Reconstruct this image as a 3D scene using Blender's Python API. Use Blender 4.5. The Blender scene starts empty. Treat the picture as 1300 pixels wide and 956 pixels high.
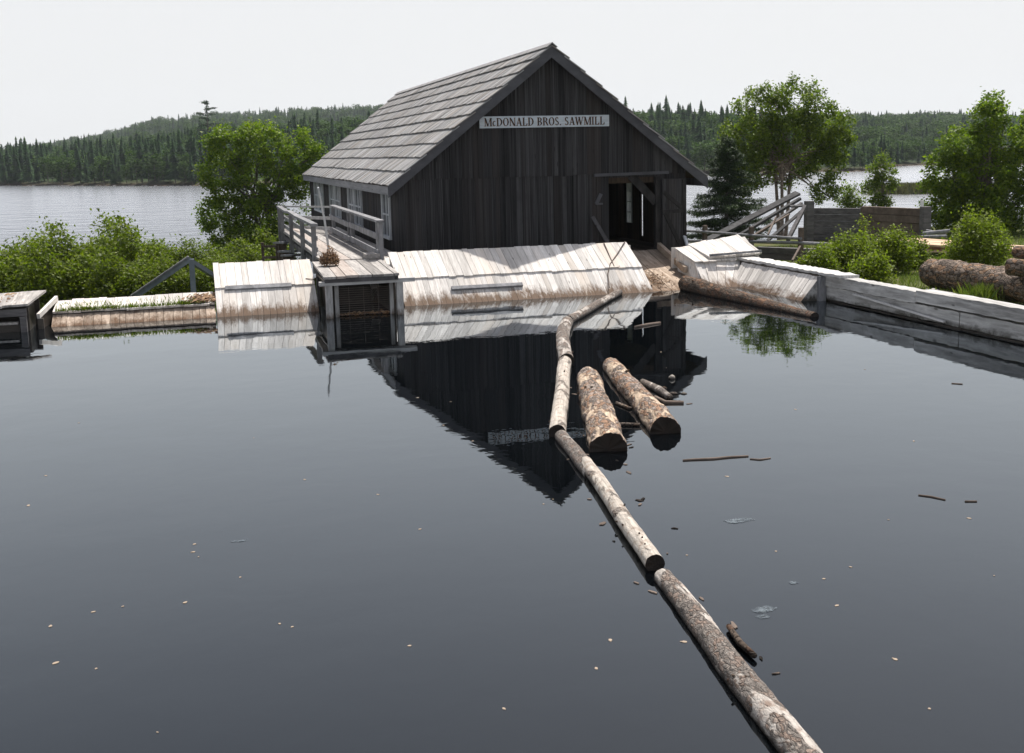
import bpy, math, random
import numpy as np
from mathutils import Vector, Matrix, noise as mnoise
R = math.radians
rnd = random.Random(11)
scene = bpy.context.scene
COL = scene.collection

# ---------------------------------------------------------------- frame
# x = along the mill front, y = away from the pond, z = up, pond surface z = 0
HCAM = 3.0
TH = R(15.46); PITCH = R(9.41); ROLL = R(1.3); FPX = 1444.0; PCX, PCY = 650.0, 433.0
def to_uv(a):
    return np.array([a[0]*math.cos(TH)+a[1]*math.sin(TH), -a[0]*math.sin(TH)+a[1]*math.cos(TH), a[2]])
_f = np.array([0, math.cos(PITCH), -math.sin(PITCH)]); _r0 = np.array([1., 0, 0]); _u0 = np.cross(_r0, _f)
_r = _r0*math.cos(ROLL)-_u0*math.sin(ROLL); _u = _u0*math.cos(ROLL)+_r0*math.sin(ROLL)
CF, CR, CU = to_uv(_f), to_uv(_r), to_uv(_u)
FWD = np.array([math.sin(TH), math.cos(TH), 0.]); RGT = np.array([math.cos(TH), -math.sin(TH), 0.])
def ray(x, y): return CF+(x-PCX)/FPX*CR-(y-PCY)/FPX*CU
CAM = np.array([0, 0, HCAM])
def GZ(x, y, z=0.):
    d = ray(x, y); return Vector(CAM+d*((z-HCAM)/d[2]))
def GV(x, y, v):
    d = ray(x, y); return Vector(CAM+d*(v/d[1]))
def GU(x, y, u):
    d = ray(x, y); return Vector(CAM+d*(u/d[0]))
def GD(x, y, D):                      # at a forward distance D
    d = ray(x, y); return Vector(CAM+d*(D/float(d@FWD)))

# ---------------------------------------------------------------- object helpers
def link(o): COL.objects.link(o); return o
def tag(o, label=None, cat=None, group=None, kind=None):
    if label: o['label'] = label
    if cat: o['category'] = cat
    if group: o['group'] = group
    if kind: o['kind'] = kind
    return o
def thing(name, loc, label, cat, group=None, rot=None):
    o = bpy.data.objects.new(name, None); link(o); o.location = loc; o.empty_display_size = .2
    if rot is not None: o.rotation_euler = rot
    return tag(o, label, cat, group)

class MB:
    def __init__(s): s.v = []; s.f = []
    def add(s, vs, fs):
        n = len(s.v); s.v += [tuple(p) for p in vs]; s.f += [tuple(i+n for i in f) for f in fs]
    def hexa(s, p):                   # 8 corners: bottom 4 ccw, top 4 ccw
        s.add(p, [(3, 2, 1, 0), (4, 5, 6, 7), (0, 1, 5, 4), (1, 2, 6, 5), (2, 3, 7, 6), (3, 0, 4, 7)])
    def box(s, x0, x1, y0, y1, z0, z1):
        s.hexa([(x0, y0, z0), (x1, y0, z0), (x1, y1, z0), (x0, y1, z0), (x0, y0, z1), (x1, y0, z1), (x1, y1, z1), (x0, y1, z1)])
    def slab(s, a, b, c, d, t):       # quad a b c d (ccw seen from outside), thickness t inwards
        a, b, c, d = map(Vector, (a, b, c, d))
        n = (c-a).cross(d-b)
        if n.length < 1e-9: return
        n.normalize(); k = -n*t
        s.hexa([a+k, b+k, c+k, d+k, a, b, c, d])
    def beam(s, p0, p1, w, h, up=(0, 0, 1)):
        p0, p1 = Vector(p0), Vector(p1); d = (p1-p0).normalized(); up = Vector(up)
        sd = d.cross(up)
        if sd.length < 1e-3: sd = d.cross(Vector((0, 1, 0)))
        sd.normalize(); uu = sd.cross(d).normalized(); a = sd*w/2; b = uu*h/2
        s.hexa([p0-a-b, p0+a-b, p1+a-b, p1-a-b, p0-a+b, p0+a+b, p1+a+b, p1-a+b])
    def tube(s, pts, rad, n=8, cap=True):
        pts = [Vector(p) for p in pts]; base = len(s.v); prev = None
        for i, p in enumerate(pts):
            d = (pts[min(i+1, len(pts)-1)]-pts[max(i-1, 0)]).normalized()
            if prev is None:
                a = d.cross(Vector((0, 0, 1)))
                if a.length < .05: a = d.cross(Vector((0, 1, 0)))
            else: a = prev-d*prev.dot(d)
            a.normalize(); prev = a; b = d.cross(a)
            for k in range(n):
                t = 2*math.pi*k/n; s.v.append(tuple(p+(a*math.cos(t)+b*math.sin(t))*rad[i]))
        for i in range(len(pts)-1):
            for k in range(n):
                q = base+i*n; k2 = (k+1) % n
                s.f.append((q+k, q+k2, q+n+k2, q+n+k))
        if cap:
            s.f.append(tuple(base+k for k in reversed(range(n)))); q = base+(len(pts)-1)*n; s.f.append(tuple(q+k for k in range(n)))
def mesh_obj(name, v, f, mat, parent=None, smooth=False):
    me = bpy.data.meshes.new(name)
    off = Vector(parent.location) if parent is not None else Vector((0, 0, 0))
    if parent is not None and parent.parent is not None: off = Vector(parent.parent.location)+off
    if parent is not None and parent.get('_local'): off = Vector((0, 0, 0))
    me.from_pydata([(p[0]-off[0], p[1]-off[1], p[2]-off[2]) for p in v], [], f)
    me.materials.append(mat)
    if smooth: me.polygons.foreach_set('use_smooth', [True]*len(me.polygons))
    me.update(); o = bpy.data.objects.new(name, me); link(o)
    if parent is not None: o.parent = parent
    return o
def part(name, mb, mat, parent=None, smooth=False): return mesh_obj(name, mb.v, mb.f, mat, parent, smooth)
def np_obj(name, V, Q, mat, parent=None, smooth=False):
    """V (n,3) local coordinates, Q (m,k) faces"""
    me = bpy.data.meshes.new(name); k = Q.shape[1]
    me.vertices.add(len(V)); me.vertices.foreach_set('co', V.astype(np.float32).ravel())
    me.loops.add(Q.size); me.loops.foreach_set('vertex_index', Q.astype(np.int32).ravel())
    me.polygons.add(len(Q)); me.polygons.foreach_set('loop_start', np.arange(0, Q.size, k, dtype=np.int32))
    me.polygons.foreach_set('loop_total', np.full(len(Q), k, dtype=np.int32))
    if smooth: me.polygons.foreach_set('use_smooth', np.ones(len(Q), dtype=bool))
    me.update(calc_edges=True); me.validate()
    if mat: me.materials.append(mat)
    o = bpy.data.objects.new(name, me); link(o)
    if parent is not None: o.parent = parent
    return o
def copy_thing(src, loc, label=None, group=None, rotz=0., scale=1., kids=None):
    r = src.copy(); link(r); r.location = loc; r.rotation_euler = (0, 0, rotz)
    r.scale = scale if hasattr(scale, '__len__') else (scale,)*3
    if label: r['label'] = label
    if group: r['group'] = group
    for ch in (kids if kids is not None else list(src.children)):
        c = ch.copy(); link(c); c.parent = r
    return r

# ---------------------------------------------------------------- materials
class NT:
    def __init__(s, name):
        s.m = bpy.data.materials.new(name); s.m.use_nodes = True; s.t = s.m.node_tree; s.n = s.t.nodes
        s.b = s.n['Principled BSDF']; s.out = s.n['Material Output']
    def new(s, t, **kw):
        x = s.n.new(t)
        for k, v in kw.items(): setattr(x, k, v)
        return x
    def l(s, a, b): s.t.links.new(a, b)
    def coord(s, kind='pos', scale=(1, 1, 1), rot=(0, 0, 0)):
        if kind == 'pos': src = s.new('ShaderNodeNewGeometry').outputs['Position']
        else: src = s.new('ShaderNodeTexCoord').outputs['Object']
        mp = s.new('ShaderNodeMapping'); mp.inputs['Scale'].default_value = scale; mp.inputs['Rotation'].default_value = rot
        s.l(src, mp.inputs['Vector']); return mp.outputs['Vector']
    def noise(s, vec, scale, detail=5, rough=.6, dist=0.):
        x = s.new('ShaderNodeTexNoise'); x.inputs['Scale'].default_value = scale; x.inputs['Detail'].default_value = detail
        x.inputs['Roughness'].default_value = rough; x.inputs['Distortion'].default_value = dist
        s.l(vec, x.inputs['Vector']); return x.outputs['Fac']
    def ramp(s, fac, stops):
        x = s.new('ShaderNodeValToRGB'); e = x.color_ramp.elements
        while len(e) < len(stops): e.new(.5)
        for i, (p, c) in enumerate(stops):
            e[i].position = p; e[i].color = (c, c, c, 1) if not hasattr(c, '__len__') else (*c, 1)
        s.l(fac, x.inputs['Fac']); return x.outputs['Color']
    def mix(s, fac, a, b, mode='MIX'):
        x = s.new('ShaderNodeMix', data_type='RGBA', blend_type=mode)
        for sock, v in ((x.inputs['Factor'], fac), (x.inputs['A'], a), (x.inputs['B'], b)):
            if hasattr(v, 'links') or hasattr(v, 'is_linked'): s.l(v, sock)
            elif hasattr(v, '__len__'): sock.default_value = (*v, 1)
            else: sock.default_value = v
        return x.outputs['Result']
    def math(s, op, a, b=0., clamp=False):
        x = s.new('ShaderNodeMath', operation=op, use_clamp=clamp)
        for sock, v in ((x.inputs[0], a), (x.inputs[1], b)):
            if hasattr(v, 'is_linked'): s.l(v, sock)
            else: sock.default_value = v
        return x.outputs[0]
    def maprange(s, v, a, b, c=0., d=1.):
        x = s.new('ShaderNodeMapRange'); s.l(v, x.inputs['Value'])
        for k, q in zip(('From Min', 'From Max', 'To Min', 'To Max'), (a, b, c, d)): x.inputs[k].default_value = q
        return x.outputs['Result']
    def island(s): return s.new('ShaderNodeNewGeometry').outputs['Random Per Island']
    def bump(s, h, strength=.5, dist=.01):
        x = s.new('ShaderNodeBump'); x.inputs['Strength'].default_value = strength; x.inputs['Distance'].default_value = dist
        s.l(h, x.inputs['Height']); s.l(x.outputs['Normal'], s.b.inputs['Normal']); return x
    def z(s):
        g = s.new('ShaderNodeNewGeometry'); x = s.new('ShaderNodeSeparateXYZ'); s.l(g.outputs['Position'], x.inputs[0]); return x.outputs['Z']
    def fin(s, col=None, rough=.85, spec=.25):
        if col is not None:
            if hasattr(col, 'is_linked'): s.l(col, s.b.inputs['Base Color'])
            else: s.b.inputs['Base Color'].default_value = (*col, 1)
        s.b.inputs['Roughness'].default_value = rough; s.b.inputs['Specular IOR Level'].default_value = spec
        return s.m

def wood(name, dark, light, grain, var=.35, stain=None, tint=None, kind='pos', knots=True, rough=.85, spec=.2):
    """grain: mapping scale, low along the board. stain=(z of full stain, z of none, colour)"""
    k = NT(name); vec = k.coord(kind, grain)
    n1 = k.noise(vec, 1.0, 8, .65, .3); n2 = k.noise(k.coord(kind, tuple(g*.35 for g in grain)), 1.0, 4, .6)
    f = k.math('ADD', k.math('MULTIPLY', n1, .6), k.math('MULTIPLY', n2, .4))
    mid = tuple((a+b)/2 for a, b in zip(dark, light))
    col = k.ramp(f, [(.34, dark), (.5, mid), (.64, light)])
    isl = k.island()
    col = k.mix(1., col, k.ramp(isl, [(0., 1-var), (.5, 1.), (1., 1+var*.6)]), 'MULTIPLY')
    if tint:                          # some boards lean to another colour
        w = k.new('ShaderNodeTexWhiteNoise', noise_dimensions='1D'); k.l(isl, w.inputs['W'])
        col = k.mix(k.maprange(w.outputs['Value'], .6, 1., 0., .7), col, tint, 'MIX')
    if knots:
        v = k.new('ShaderNodeTexVoronoi'); v.inputs['Scale'].default_value = 1.
        k.l(k.coord(kind, tuple(g*.22+1.2 for g in grain)), v.inputs['Vector'])
        col = k.mix(k.ramp(v.outputs['Distance'], [(.05, .8), (.11, 0.)]), col, tuple(c*.35 for c in dark))
    blot = k.noise(k.coord(kind), 2.2, 4, .6)
    col = k.mix(k.ramp(blot, [(.52, 0.), (.72, .45)]), col, tuple(c*.8 for c in mid))
    if stain:
        z0, z1, sc = stain
        drip = k.noise(k.coord('pos', (5., 1.2, 1.2)), 1., 6, .75)
        fine = k.noise(k.coord('pos', (22., 9., 9.)), 1., 5, .7)
        thr = k.math('ADD', k.z(), k.math('MULTIPLY', k.math('SUBTRACT', .5, drip), (z1-z0)*4.2))
        thr = k.math('ADD', thr, k.math('MULTIPLY', k.math('SUBTRACT', .5, fine), (z1-z0)*1.6))
        sf = k.maprange(thr, z0, z1, .93, 0.)
        col = k.mix(sf, col, sc)
    k.bump(n1, .5, .006)
    return k.fin(col, rough, spec)

M = {}
WHITE_D, WHITE_L = (.42, .39, .36), (.77, .735, .695)
STN = (.12, .072, .042)
M['apron'] = wood('weathered_white_boards', WHITE_D, WHITE_L, (26, 2.2, 2.2), .30, (.06, .22, STN), (.56, .48, .40))
M['apron_side'] = wood('weathered_white_boards_turned', WHITE_D, WHITE_L, (2.2, 26, 2.2), .25, (.03, .16, STN))
M['dam_low'] = wood('stained_dam_boards', (.11, .07, .045), (.50, .41, .33), (16, 8, 8), .35, (.0, .08, (.10, .055, .03)))
M['dam_plank'] = wood('long_dam_planks', (.15, .145, .14), (.56, .55, .53), (30, 1.3, 14), .3, (.02, .12, (.05, .045, .035)))
M['gatewood'] = wood('grey_gate_timber', (.17, .165, .16), (.46, .45, .44), (14, 14, 3), .25, (-.02, .12, (.10, .07, .05)))
M['cap'] = wood('pale_cap_plank', (.33, .32, .31), (.66, .65, .63), (22, 1.2, 14), .2)
M['deck'] = wood('grey_deck_planks', (.13, .12, .115), (.42, .395, .37), (26, 1.5, 20), .45, None, (.45, .33, .26))
M['rail'] = wood('grey_rail_wood', (.10, .10, .105), (.30, .30, .31), (9, 9, 3.), .3)
M['railu'] = wood('grey_rail_wood_crosswise', (.22, .22, .22), (.52, .51, .50), (2, 14, 20.), .3)
M['siding'] = wood('dark_siding', (.006, .0058, .006), (.072, .070, .072), (46, 46, .6), .4, None, (.038, .031, .028), spec=.06)
M['siding_in'] = wood('dark_rough_interior_boards', (.02, .014, .010), (.07, .05, .035), (30, 30, .8), .45)
M['barge'] = wood('dark_barge_board', (.050, .050, .055), (.105, .105, .115), (1.5, 20, 3), .2)
M['eave'] = wood('grey_eave_board', (.13, .13, .14), (.27, .27, .28), (20, 1, 20), .2)
M['shingle'] = wood('grey_roof_boards', (.095, .093, .094), (.41, .405, .40), (2.5, 34, 2.5), .4, None, (.24, .21, .18))
M['trim'] = wood('faded_window_trim', (.34, .36, .38), (.58, .60, .62), (10, 10, 3), .15, knots=False)
M['beamdark'] = wood('dark_timber', (.035, .033, .034), (.11, .105, .11), (6, 6, 6), .35)
M['beamblack'] = wood('blackish_timber', (.010, .0095, .0095), (.05, .047, .046), (6, 6, 3), .35, spec=.06)  # near-black version of the dark timber, for door post and braces
M['crib'] = wood('old_grey_timber', (.055, .052, .054), (.17, .16, .16), (2., 6, 16), .35, None, (.12, .09, .08))
M['plankgrey'] = wood('leaning_grey_plank', (.022, .022, .023), (.095, .093, .094), (4, 4, 7), .35)
M['brownpost'] = wood('brown_fence_wood', (.06, .045, .036), (.18, .14, .115), (4, 4, 4), .35)
M['fresh'] = wood('fresh_sawn_lumber', (.42, .28, .18), (.70, .52, .38), (1.2, 12, 20), .25)
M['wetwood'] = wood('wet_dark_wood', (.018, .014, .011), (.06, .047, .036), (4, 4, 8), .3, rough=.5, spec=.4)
M['chute'] = wood('worn_chute_boards', (.17, .125, .09), (.46, .37, .29), (24, 2, 8), .35, (.0, .12, STN))
M['bluerail'] = wood('blue_grey_painted_rail', (.10, .125, .15), (.22, .25, .285), (4, 4, 4), .2, knots=False)

def bark(name, greys, reds, bare, bare_amt, sc=1., plates=1.):
    k = NT(name); vec = k.coord('obj', (1.0, 2.4, 2.4)); o = k.coord('obj')
    # plates of bark with dark cracks between them
    wob = k.new('ShaderNodeTexNoise'); wob.inputs['Scale'].default_value = 9; wob.inputs['Detail'].default_value = 4; k.l(o, wob.inputs['Vector'])
    vm = k.new('ShaderNodeVectorMath', operation='MULTIPLY_ADD'); k.l(wob.outputs['Color'], vm.inputs[0]); vm.inputs[1].default_value = (.10, .10, .10); k.l(o, vm.inputs[2])
    mp = k.new('ShaderNodeMapping'); mp.inputs['Scale'].default_value = (8*sc, 15*sc, 15*sc); k.l(vm.outputs[0], mp.inputs['Vector'])
    vc = k.new('ShaderNodeTexVoronoi'); vc.inputs['Scale'].default_value = 1.; k.l(mp.outputs[0], vc.inputs['Vector'])
    ve = k.new('ShaderNodeTexVoronoi', feature='DISTANCE_TO_EDGE'); ve.inputs['Scale'].default_value = 1.; k.l(mp.outputs[0], ve.inputs['Vector'])
    sp_ = k.new('ShaderNodeSeparateColor'); k.l(vc.outputs['Color'], sp_.inputs[0])
    n = k.noise(vec, 16*sc, 10, .72, .6)
    g = lambda f, c=greys: tuple(min(1, q*f) for q in c)
    plate = k.ramp(k.math('ADD', k.math('MULTIPLY', sp_.outputs[0], .75), k.math('MULTIPLY', n, .25)), [(.12, g(.45)), (.35, g(1.)), (.52, g(1.6)), (.66, reds), (.80, g(1.35, reds)), (.92, g(.8, bare))])
    col = k.mix(1., plate, k.ramp(n, [(.36, .45), (.52, 1.), (.68, 1.4)]), 'MULTIPLY')
    if plates < 1: col = k.mix(1-plates, col, k.ramp(n, [(.36, g(.3)), (.5, g(1.)), (.62, g(1.5)), (.72, g(1.2, reds))]))
    col = k.mix(k.ramp(ve.outputs['Distance'], [(.01, .9*plates), (.03+.05*plates, 0.)]), col, g(.09))
    n2 = k.noise(o, 5.5*sc, 6, .65, .4)
    n3 = k.noise(k.coord('obj', (.6, 1.3, 1.3)), 3.4, 7, .62, .9)
    grain = k.ramp(k.noise(k.coord('obj', (2.2, 40, 40)), 1., 6, .6), [(.3, tuple(c*.4 for c in bare)), (.7, bare)])
    grain = k.mix(k.ramp(k.noise(o, 11, 5, .6), [(.5, 0.), (.68, .75)]), grain, g(.8, reds))
    mask = k.ramp(n3, [(bare_amt, 0.), (bare_amt+.03, 1.)]); col = k.mix(mask, col, grain)
    v = k.new('ShaderNodeTexVoronoi'); v.inputs['Scale'].default_value = 7*sc; k.l(vec, v.inputs['Vector'])
    col = k.mix(k.ramp(v.outputs['Distance'], [(.07, .9), (.13, 0.)]), col, (.02, .015, .012))
    wet = k.math('ADD', k.z(), k.math('MULTIPLY', n2, -.03))
    col = k.mix(k.maprange(wet, -.005, .04, .9, 0.), col, (.012, .009, .007))
    h = k.math('ADD', k.math('MULTIPLY', k.ramp(ve.outputs['Distance'], [(.0, 0.), (.16, 1.)]), .6), k.math('MULTIPLY', n, .8))
    h = k.math('ADD', h, k.math('MULTIPLY', sp_.outputs[1], .5))
    hm_ = k.math('MULTIPLY', h, k.math('SUBTRACT', 1., k.math('MULTIPLY', mask, .8)))
    k.bump(hm_, 1., .02)
    return k.fin(col, .88, .2)
M['bark_fat'] = bark('flaking_spruce_bark', (.25, .205, .175), (.26, .15, .09), (.64, .50, .37), .55, 1.25, .8)
M['bark_grey'] = bark('grey_patchy_bark', (.20, .175, .155), (.22, .14, .10), (.56, .51, .46), .545, 2., .45)
M['bark_pale'] = bark('pale_barkless_log', (.24, .21, .185), (.24, .165, .12), (.60, .54, .47), .42, 2., .35)
M['bark_dark'] = bark('wet_red_brown_bark', (.09, .068, .052), (.11, .055, .032), (.26, .15, .09), .60, 1., .6)
M['bark_dry'] = bark('dry_brown_bark', (.16, .125, .10), (.19, .115, .07), (.44, .33, .23), .68)
def cutend(name, a, b):
    k = NT(name); o = k.coord('obj'); x = k.new('ShaderNodeSeparateXYZ'); k.l(o, x.inputs[0])
    r = k.math('SQRT', k.math('ADD', k.math('MULTIPLY', x.outputs['Y'], x.outputs['Y']), k.math('MULTIPLY', x.outputs['Z'], x.outputs['Z'])))
    n = k.noise(o, 9, 5, .6)
    s = k.math('SINE', k.math('ADD', k.math('MULTIPLY', r, 330.), k.math('MULTIPLY', n, 8.)))
    col = k.mix(k.maprange(s, -1, 1), a, b); col = k.mix(k.ramp(n, [(.4, 0.), (.65, .6)]), col, tuple(c*.4 for c in a))
    return k.fin(col, .7, .3)
M['end_wet'] = cutend('wet_log_end', (.012, .008, .006), (.026, .017, .011))
M['end_dry'] = cutend('dry_log_end', (.26, .17, .10), (.42, .30, .19))

def leafmat(name, c0, c1, c2, trans=.45, rough=.55):
    k = NT(name); isl = k.island(); big = k.noise(k.coord('pos'), 1.1, 3, .6)
    col = k.ramp(k.math('ADD', k.math('MULTIPLY', isl, .6), k.math('MULTIPLY', big, .4)), [(.2, c0), (.5, c1), (.85, c2)])
    k.l(col, k.b.inputs['Base Color']); k.b.inputs['Roughness'].default_value = rough; k.b.inputs['Specular IOR Level'].default_value = .3
    tr = k.new('ShaderNodeBsdfTranslucent'); k.l(k.mix(1., col, (1.0, 1.15, .45), 'MULTIPLY'), tr.inputs['Color'])
    mx = k.new('ShaderNodeMixShader'); mx.inputs[0].default_value = trans
    k.l(k.b.outputs[0], mx.inputs[1]); k.l(tr.outputs[0], mx.inputs[2]); k.l(mx.outputs[0], k.out.inputs['Surface'])
    return k.m
M['leaf_tree'] = leafmat('broad_green_leaves', (0.052, 0.096, 0.007), (0.126, 0.194, 0.011), (0.241, 0.309, 0.019))
M['leaf_birch'] = leafmat('birch_leaves', (0.054, 0.087, 0.009), (0.119, 0.174, 0.015), (0.216, 0.270, 0.028))
M['leaf_bush'] = leafmat('bush_leaves', (0.056, 0.087, 0.007), (0.119, 0.164, 0.012), (0.204, 0.241, 0.020))
M['leaf_bright'] = leafmat('bright_young_leaves', (0.072, 0.105, 0.009), (0.155, 0.206, 0.017), (0.256, 0.301, 0.028), .5)
M['needle'] = leafmat('spruce_needles', (0.010, 0.022, 0.007), (0.022, 0.044, 0.013), (0.048, 0.083, 0.018), .2)
M['needle_far'] = leafmat('far_spruce_foliage', (0.006, 0.021, 0.008), (0.014, 0.042, 0.012), (0.036, 0.079, 0.019), .15, .9)
M['leaf_far'] = leafmat('far_broadleaf_foliage', (0.020, 0.047, 0.010), (0.041, 0.082, 0.014), (0.072, 0.131, 0.024), .25, .9)
M['grass'] = leafmat('grass_blades', (0.060, 0.096, 0.022), (0.132, 0.180, 0.036), (0.228, 0.252, 0.072), .4)
M['leaf_brown'] = leafmat('dry_leaf_litter', (.10, .05, .025), (.22, .12, .06), (.42, .28, .16), .1)
k = NT('tree_bark'); n = k.noise(k.coord('obj', (5, 5, 1.5)), 4, 6, .7)
M['trunk'] = (k.bump(n, .6, .02), k.fin(k.ramp(n, [(.35, (.05, .04, .033)), (.65, (.17, .145, .12))]), .9))[1]
k = NT('birch_bark'); n = k.noise(k.coord('obj', (3, 3, 9)), 3, 5, .7)
M['birch_trunk'] = k.fin(k.ramp(n, [(.36, (.06, .045, .04)), (.5, (.22, .17, .14)), (.7, (.36, .30, .26))]), .8)
k = NT('sign_board_paint'); n = k.noise(k.coord('pos', (2, 20, 20)), 2, 6, .65)
M['sign'] = k.fin(k.ramp(n, [(.3, (.38, .42, .46)), (.65, (.58, .62, .66))]), .7)
M['ink'] = NT('dark_sign_letters').fin((.02, .018, .02), .6)
M['ochre'] = NT('ochre_letter_edge').fin((.36, .15, .035), .6)
M['wire'] = NT('rusty_wire').fin((.16, .13, .11), .6, .5)
k = NT('window_glass'); k.b.inputs['Base Color'].default_value = (.02, .025, .03, 1); k.b.inputs['Roughness'].default_value = .08
M['glass'] = k.m
k = NT('clear_window_glass'); k.b.inputs['Transmission Weight'].default_value = 1.; k.b.inputs['Roughness'].default_value = .02; k.b.inputs['IOR'].default_value = 1.02
k.b.inputs['Base Color'].default_value = (.9, .92, .92, 1); M['glass_clear'] = k.m
M['leaf_fleck'] = NT('floating_leaf_tan').fin((.30, .235, .175), .7)
k = NT('thin_grey_scum'); k.fin((.10, .125, .145), .6); tr_ = k.new('ShaderNodeBsdfTransparent'); mx_ = k.new('ShaderNodeMixShader')
k.l(k.ramp(k.noise(k.coord('pos'), 22, 5, .7), [(.42, .15), (.62, .85)]), mx_.inputs[0]); k.l(tr_.outputs[0], mx_.inputs[1]); k.l(k.b.outputs[0], mx_.inputs[2]); k.l(mx_.outputs[0], k.out.inputs['Surface']); M['foam'] = k.m
k = NT('pale_stone'); n = k.noise(k.coord('obj'), 8, 6, .7); M['stone'] = k.fin(k.ramp(n, [(.3, (.22, .21, .2)), (.7, (.48, .46, .44))]), .9)
M['white_post'] = NT('white_post_paint').fin((.75, .75, .75), .6)

# pond water / lake water
def water(name, body, sc, dist, rough, aniso=(1, 1, 1), layers=1, r0=.045, kk=4.2, tint=(1, 1, 1)):
    k = NT(name); v = k.coord('pos', aniso); a = k.noise(v, sc, 3, .55, .3); b = k.noise(v, sc*.22, 2, .5)
    patch = k.ramp(k.noise(k.coord('pos', (.12, .25, 1)), 1., 3, .55), [(.36, .35), (.62, 1.)])
    h = k.math('ADD', k.math('MULTIPLY', a, .5), k.math('MULTIPLY', b, 1.6))
    if layers > 1: h = k.math('ADD', h, k.math('MULTIPLY', k.noise(v, sc*.06, 2, .5), 5.))
    bp = k.bump(k.math('MULTIPLY', h, patch), 1., dist)
    lw = k.new('ShaderNodeLayerWeight'); lw.inputs['Blend'].default_value = .5; k.l(bp.outputs['Normal'], lw.inputs['Normal'])
    f = k.math('ADD', k.math('MULTIPLY', k.math('POWER', lw.outputs['Facing'], kk), 1-r0), r0)
    gl = k.new('ShaderNodeBsdfGlossy'); gl.inputs['Roughness'].default_value = rough; gl.inputs['Color'].default_value = (*tint, 1); k.l(bp.outputs['Normal'], gl.inputs['Normal'])
    di = k.new('ShaderNodeBsdfDiffuse'); di.inputs['Color'].default_value = (*body, 1)
    mx = k.new('ShaderNodeMixShader'); k.l(f, mx.inputs[0]); k.l(di.outputs[0], mx.inputs[1]); k.l(gl.outputs[0], mx.inputs[2]); k.l(mx.outputs[0], k.out.inputs['Surface'])
    return k.m
M['pond'] = water('pond_water', (.0012, .0018, .0025), 3.0, .0030, .006, tint=(.90, .955, 1.))
M['lake'] = water('lake_water', (.012, .015, .02), 1.8, .07, .2, (1, 1.2, 1), 1, .03, 8.0, (.93, .95, 1.))

# ---------------------------------------------------------------- terrain
PXK = [-300, 0, 130, 200, 260, 400, 500, 800, 860, 930, 1000, 1090, 1140, 1180, 1300, 1600]
RIDG = [186, 185, 178, 170, 157, 146, 140, 131, 131, 133, 142, 168, 168, 164, 168, 168]     # crest of the near wood
HILL = [205, 190, 172, 155, 150, 140, 137, 150, 150, 150, 148, 143, 143, 141, 148, 160]    # crest of the far wood
SHOR = [236, 236, 236, 236, 236, 232, 230, 222, 222, 221, 219, 218, 212, 209, 210, 212]    # far waterline
LAKEZ = -2.0
def az_tables():
    az, sr, hi1, hi2 = [], [], [], []
    for x, rg, hl, s in zip(PXK, RIDG, HILL, SHOR):
        p = GZ(x, s, LAKEZ); az.append(math.atan2(p.x, p.y)); sr.append(math.hypot(p.x, p.y))
        hz = 193.75-(x-644.6)*.0227; dd = math.hypot(1., (x-650)/1464.)
        hi1.append((hz-rg)/1464./dd); hi2.append((hz-hl)/1464./dd)
    return map(np.array, (az, sr, hi1, hi2))
AZ, SR, T1, T2 = az_tables()
def sm(a, b, x):
    t = np.clip((x-a)/(b-a), 0, 1); return t*t*(3-2*t)
R2 = np.interp(AZ, [AZ[0], AZ[5], AZ[9], AZ[11], AZ[-1]], [1250, 1100, 900, 650, 650])
rs = np.random.RandomState(5)
def lf(u, v, L, seed):                # cheap smooth noise
    a = seed*1.7
    return (np.sin(u/L+a)+np.sin(v/L*1.13+a*2.1)+np.sin((u+v)/L*.71+a*.7)+np.sin((u-v)/L*1.37+a*3.3))/4
def ground_z(u, v):
    u = np.asarray(u, float); v = np.asarray(v, float)
    r = np.hypot(u, v); az = np.arctan2(u, v)
    sr = np.interp(az, AZ, SR); t1 = np.interp(az, AZ, T1); t2 = np.interp(az, AZ, T2); r2 = np.interp(az, AZ, R2)
    r1 = sr+75
    z1 = np.maximum(HCAM+t1*r1-8.3, -.8); z2 = np.maximum(HCAM+t2*r2-8.5, z1)
    far = -3.2+2.2*sm(-4, 6, r-sr)+(z1+1.)*sm(5, 75, r-sr)+(z2-z1)*sm(0, 1, (r-r1-20)/(r2-r1-20))
    far = far+lf(u, v, 37, 1)*2.*sm(60, 200, r-sr)
    right = sm(3, 9, u)
    base = -.65*(1-right)+.08*right-.35*sm(14, 22, v-8)*right
    base = base+.95*sm(5.6, 6.6, -u)*sm(-31, -25, -v)
    shore0 = 43+4*sm(10, 30, u)-5*sm(3, -12, u)
    near = base+(-3.0-base)*sm(shore0-9, shore0+6, v)+.05*lf(u, v, 1.7, 2)+.12*lf(u, v, 5., 4)
    inpond = (u < 11.98) & (v < 23.25-1.1*sm(5.6, 7., -u))
    near = np.where(inpond, -1.6, near)
    bank = np.where((v < 22.9) & (u < -24), 1.0, 0.)
    near = near+bank*2.6*sm(-24, -32, u)
    near = np.where((v < -18), np.maximum(near, -1.6+2.6*sm(-18, -26, v)), near)
    m = sm(60, 110, r)*(v > 0)
    return near*(1-m)+far*m
def axis(fine0, fine1, step, lim0, lim1, g=1.085, extra=()):
    a = list(np.arange(fine0, fine1+1e-6, step)); s = step; x = fine1
    while x < lim1: s *= g; x += s; a.append(min(x, lim1))
    s = step; x = fine0
    while x > lim0: s *= g; x -= s; a.append(max(x, lim0))
    return np.array(sorted(set([round(q, 3) for q in a]+list(extra))))
us = axis(-8, 32, .5, -1500, 1600, 1.075, (11.9, 12.06)); vs = axis(16, 48, .5, -120, 1650, 1.06, (23.2, 23.3))
UU, VV = np.meshgrid(us, vs); ZZ = ground_z(UU, VV); nu, nv = len(us), len(vs)
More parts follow.
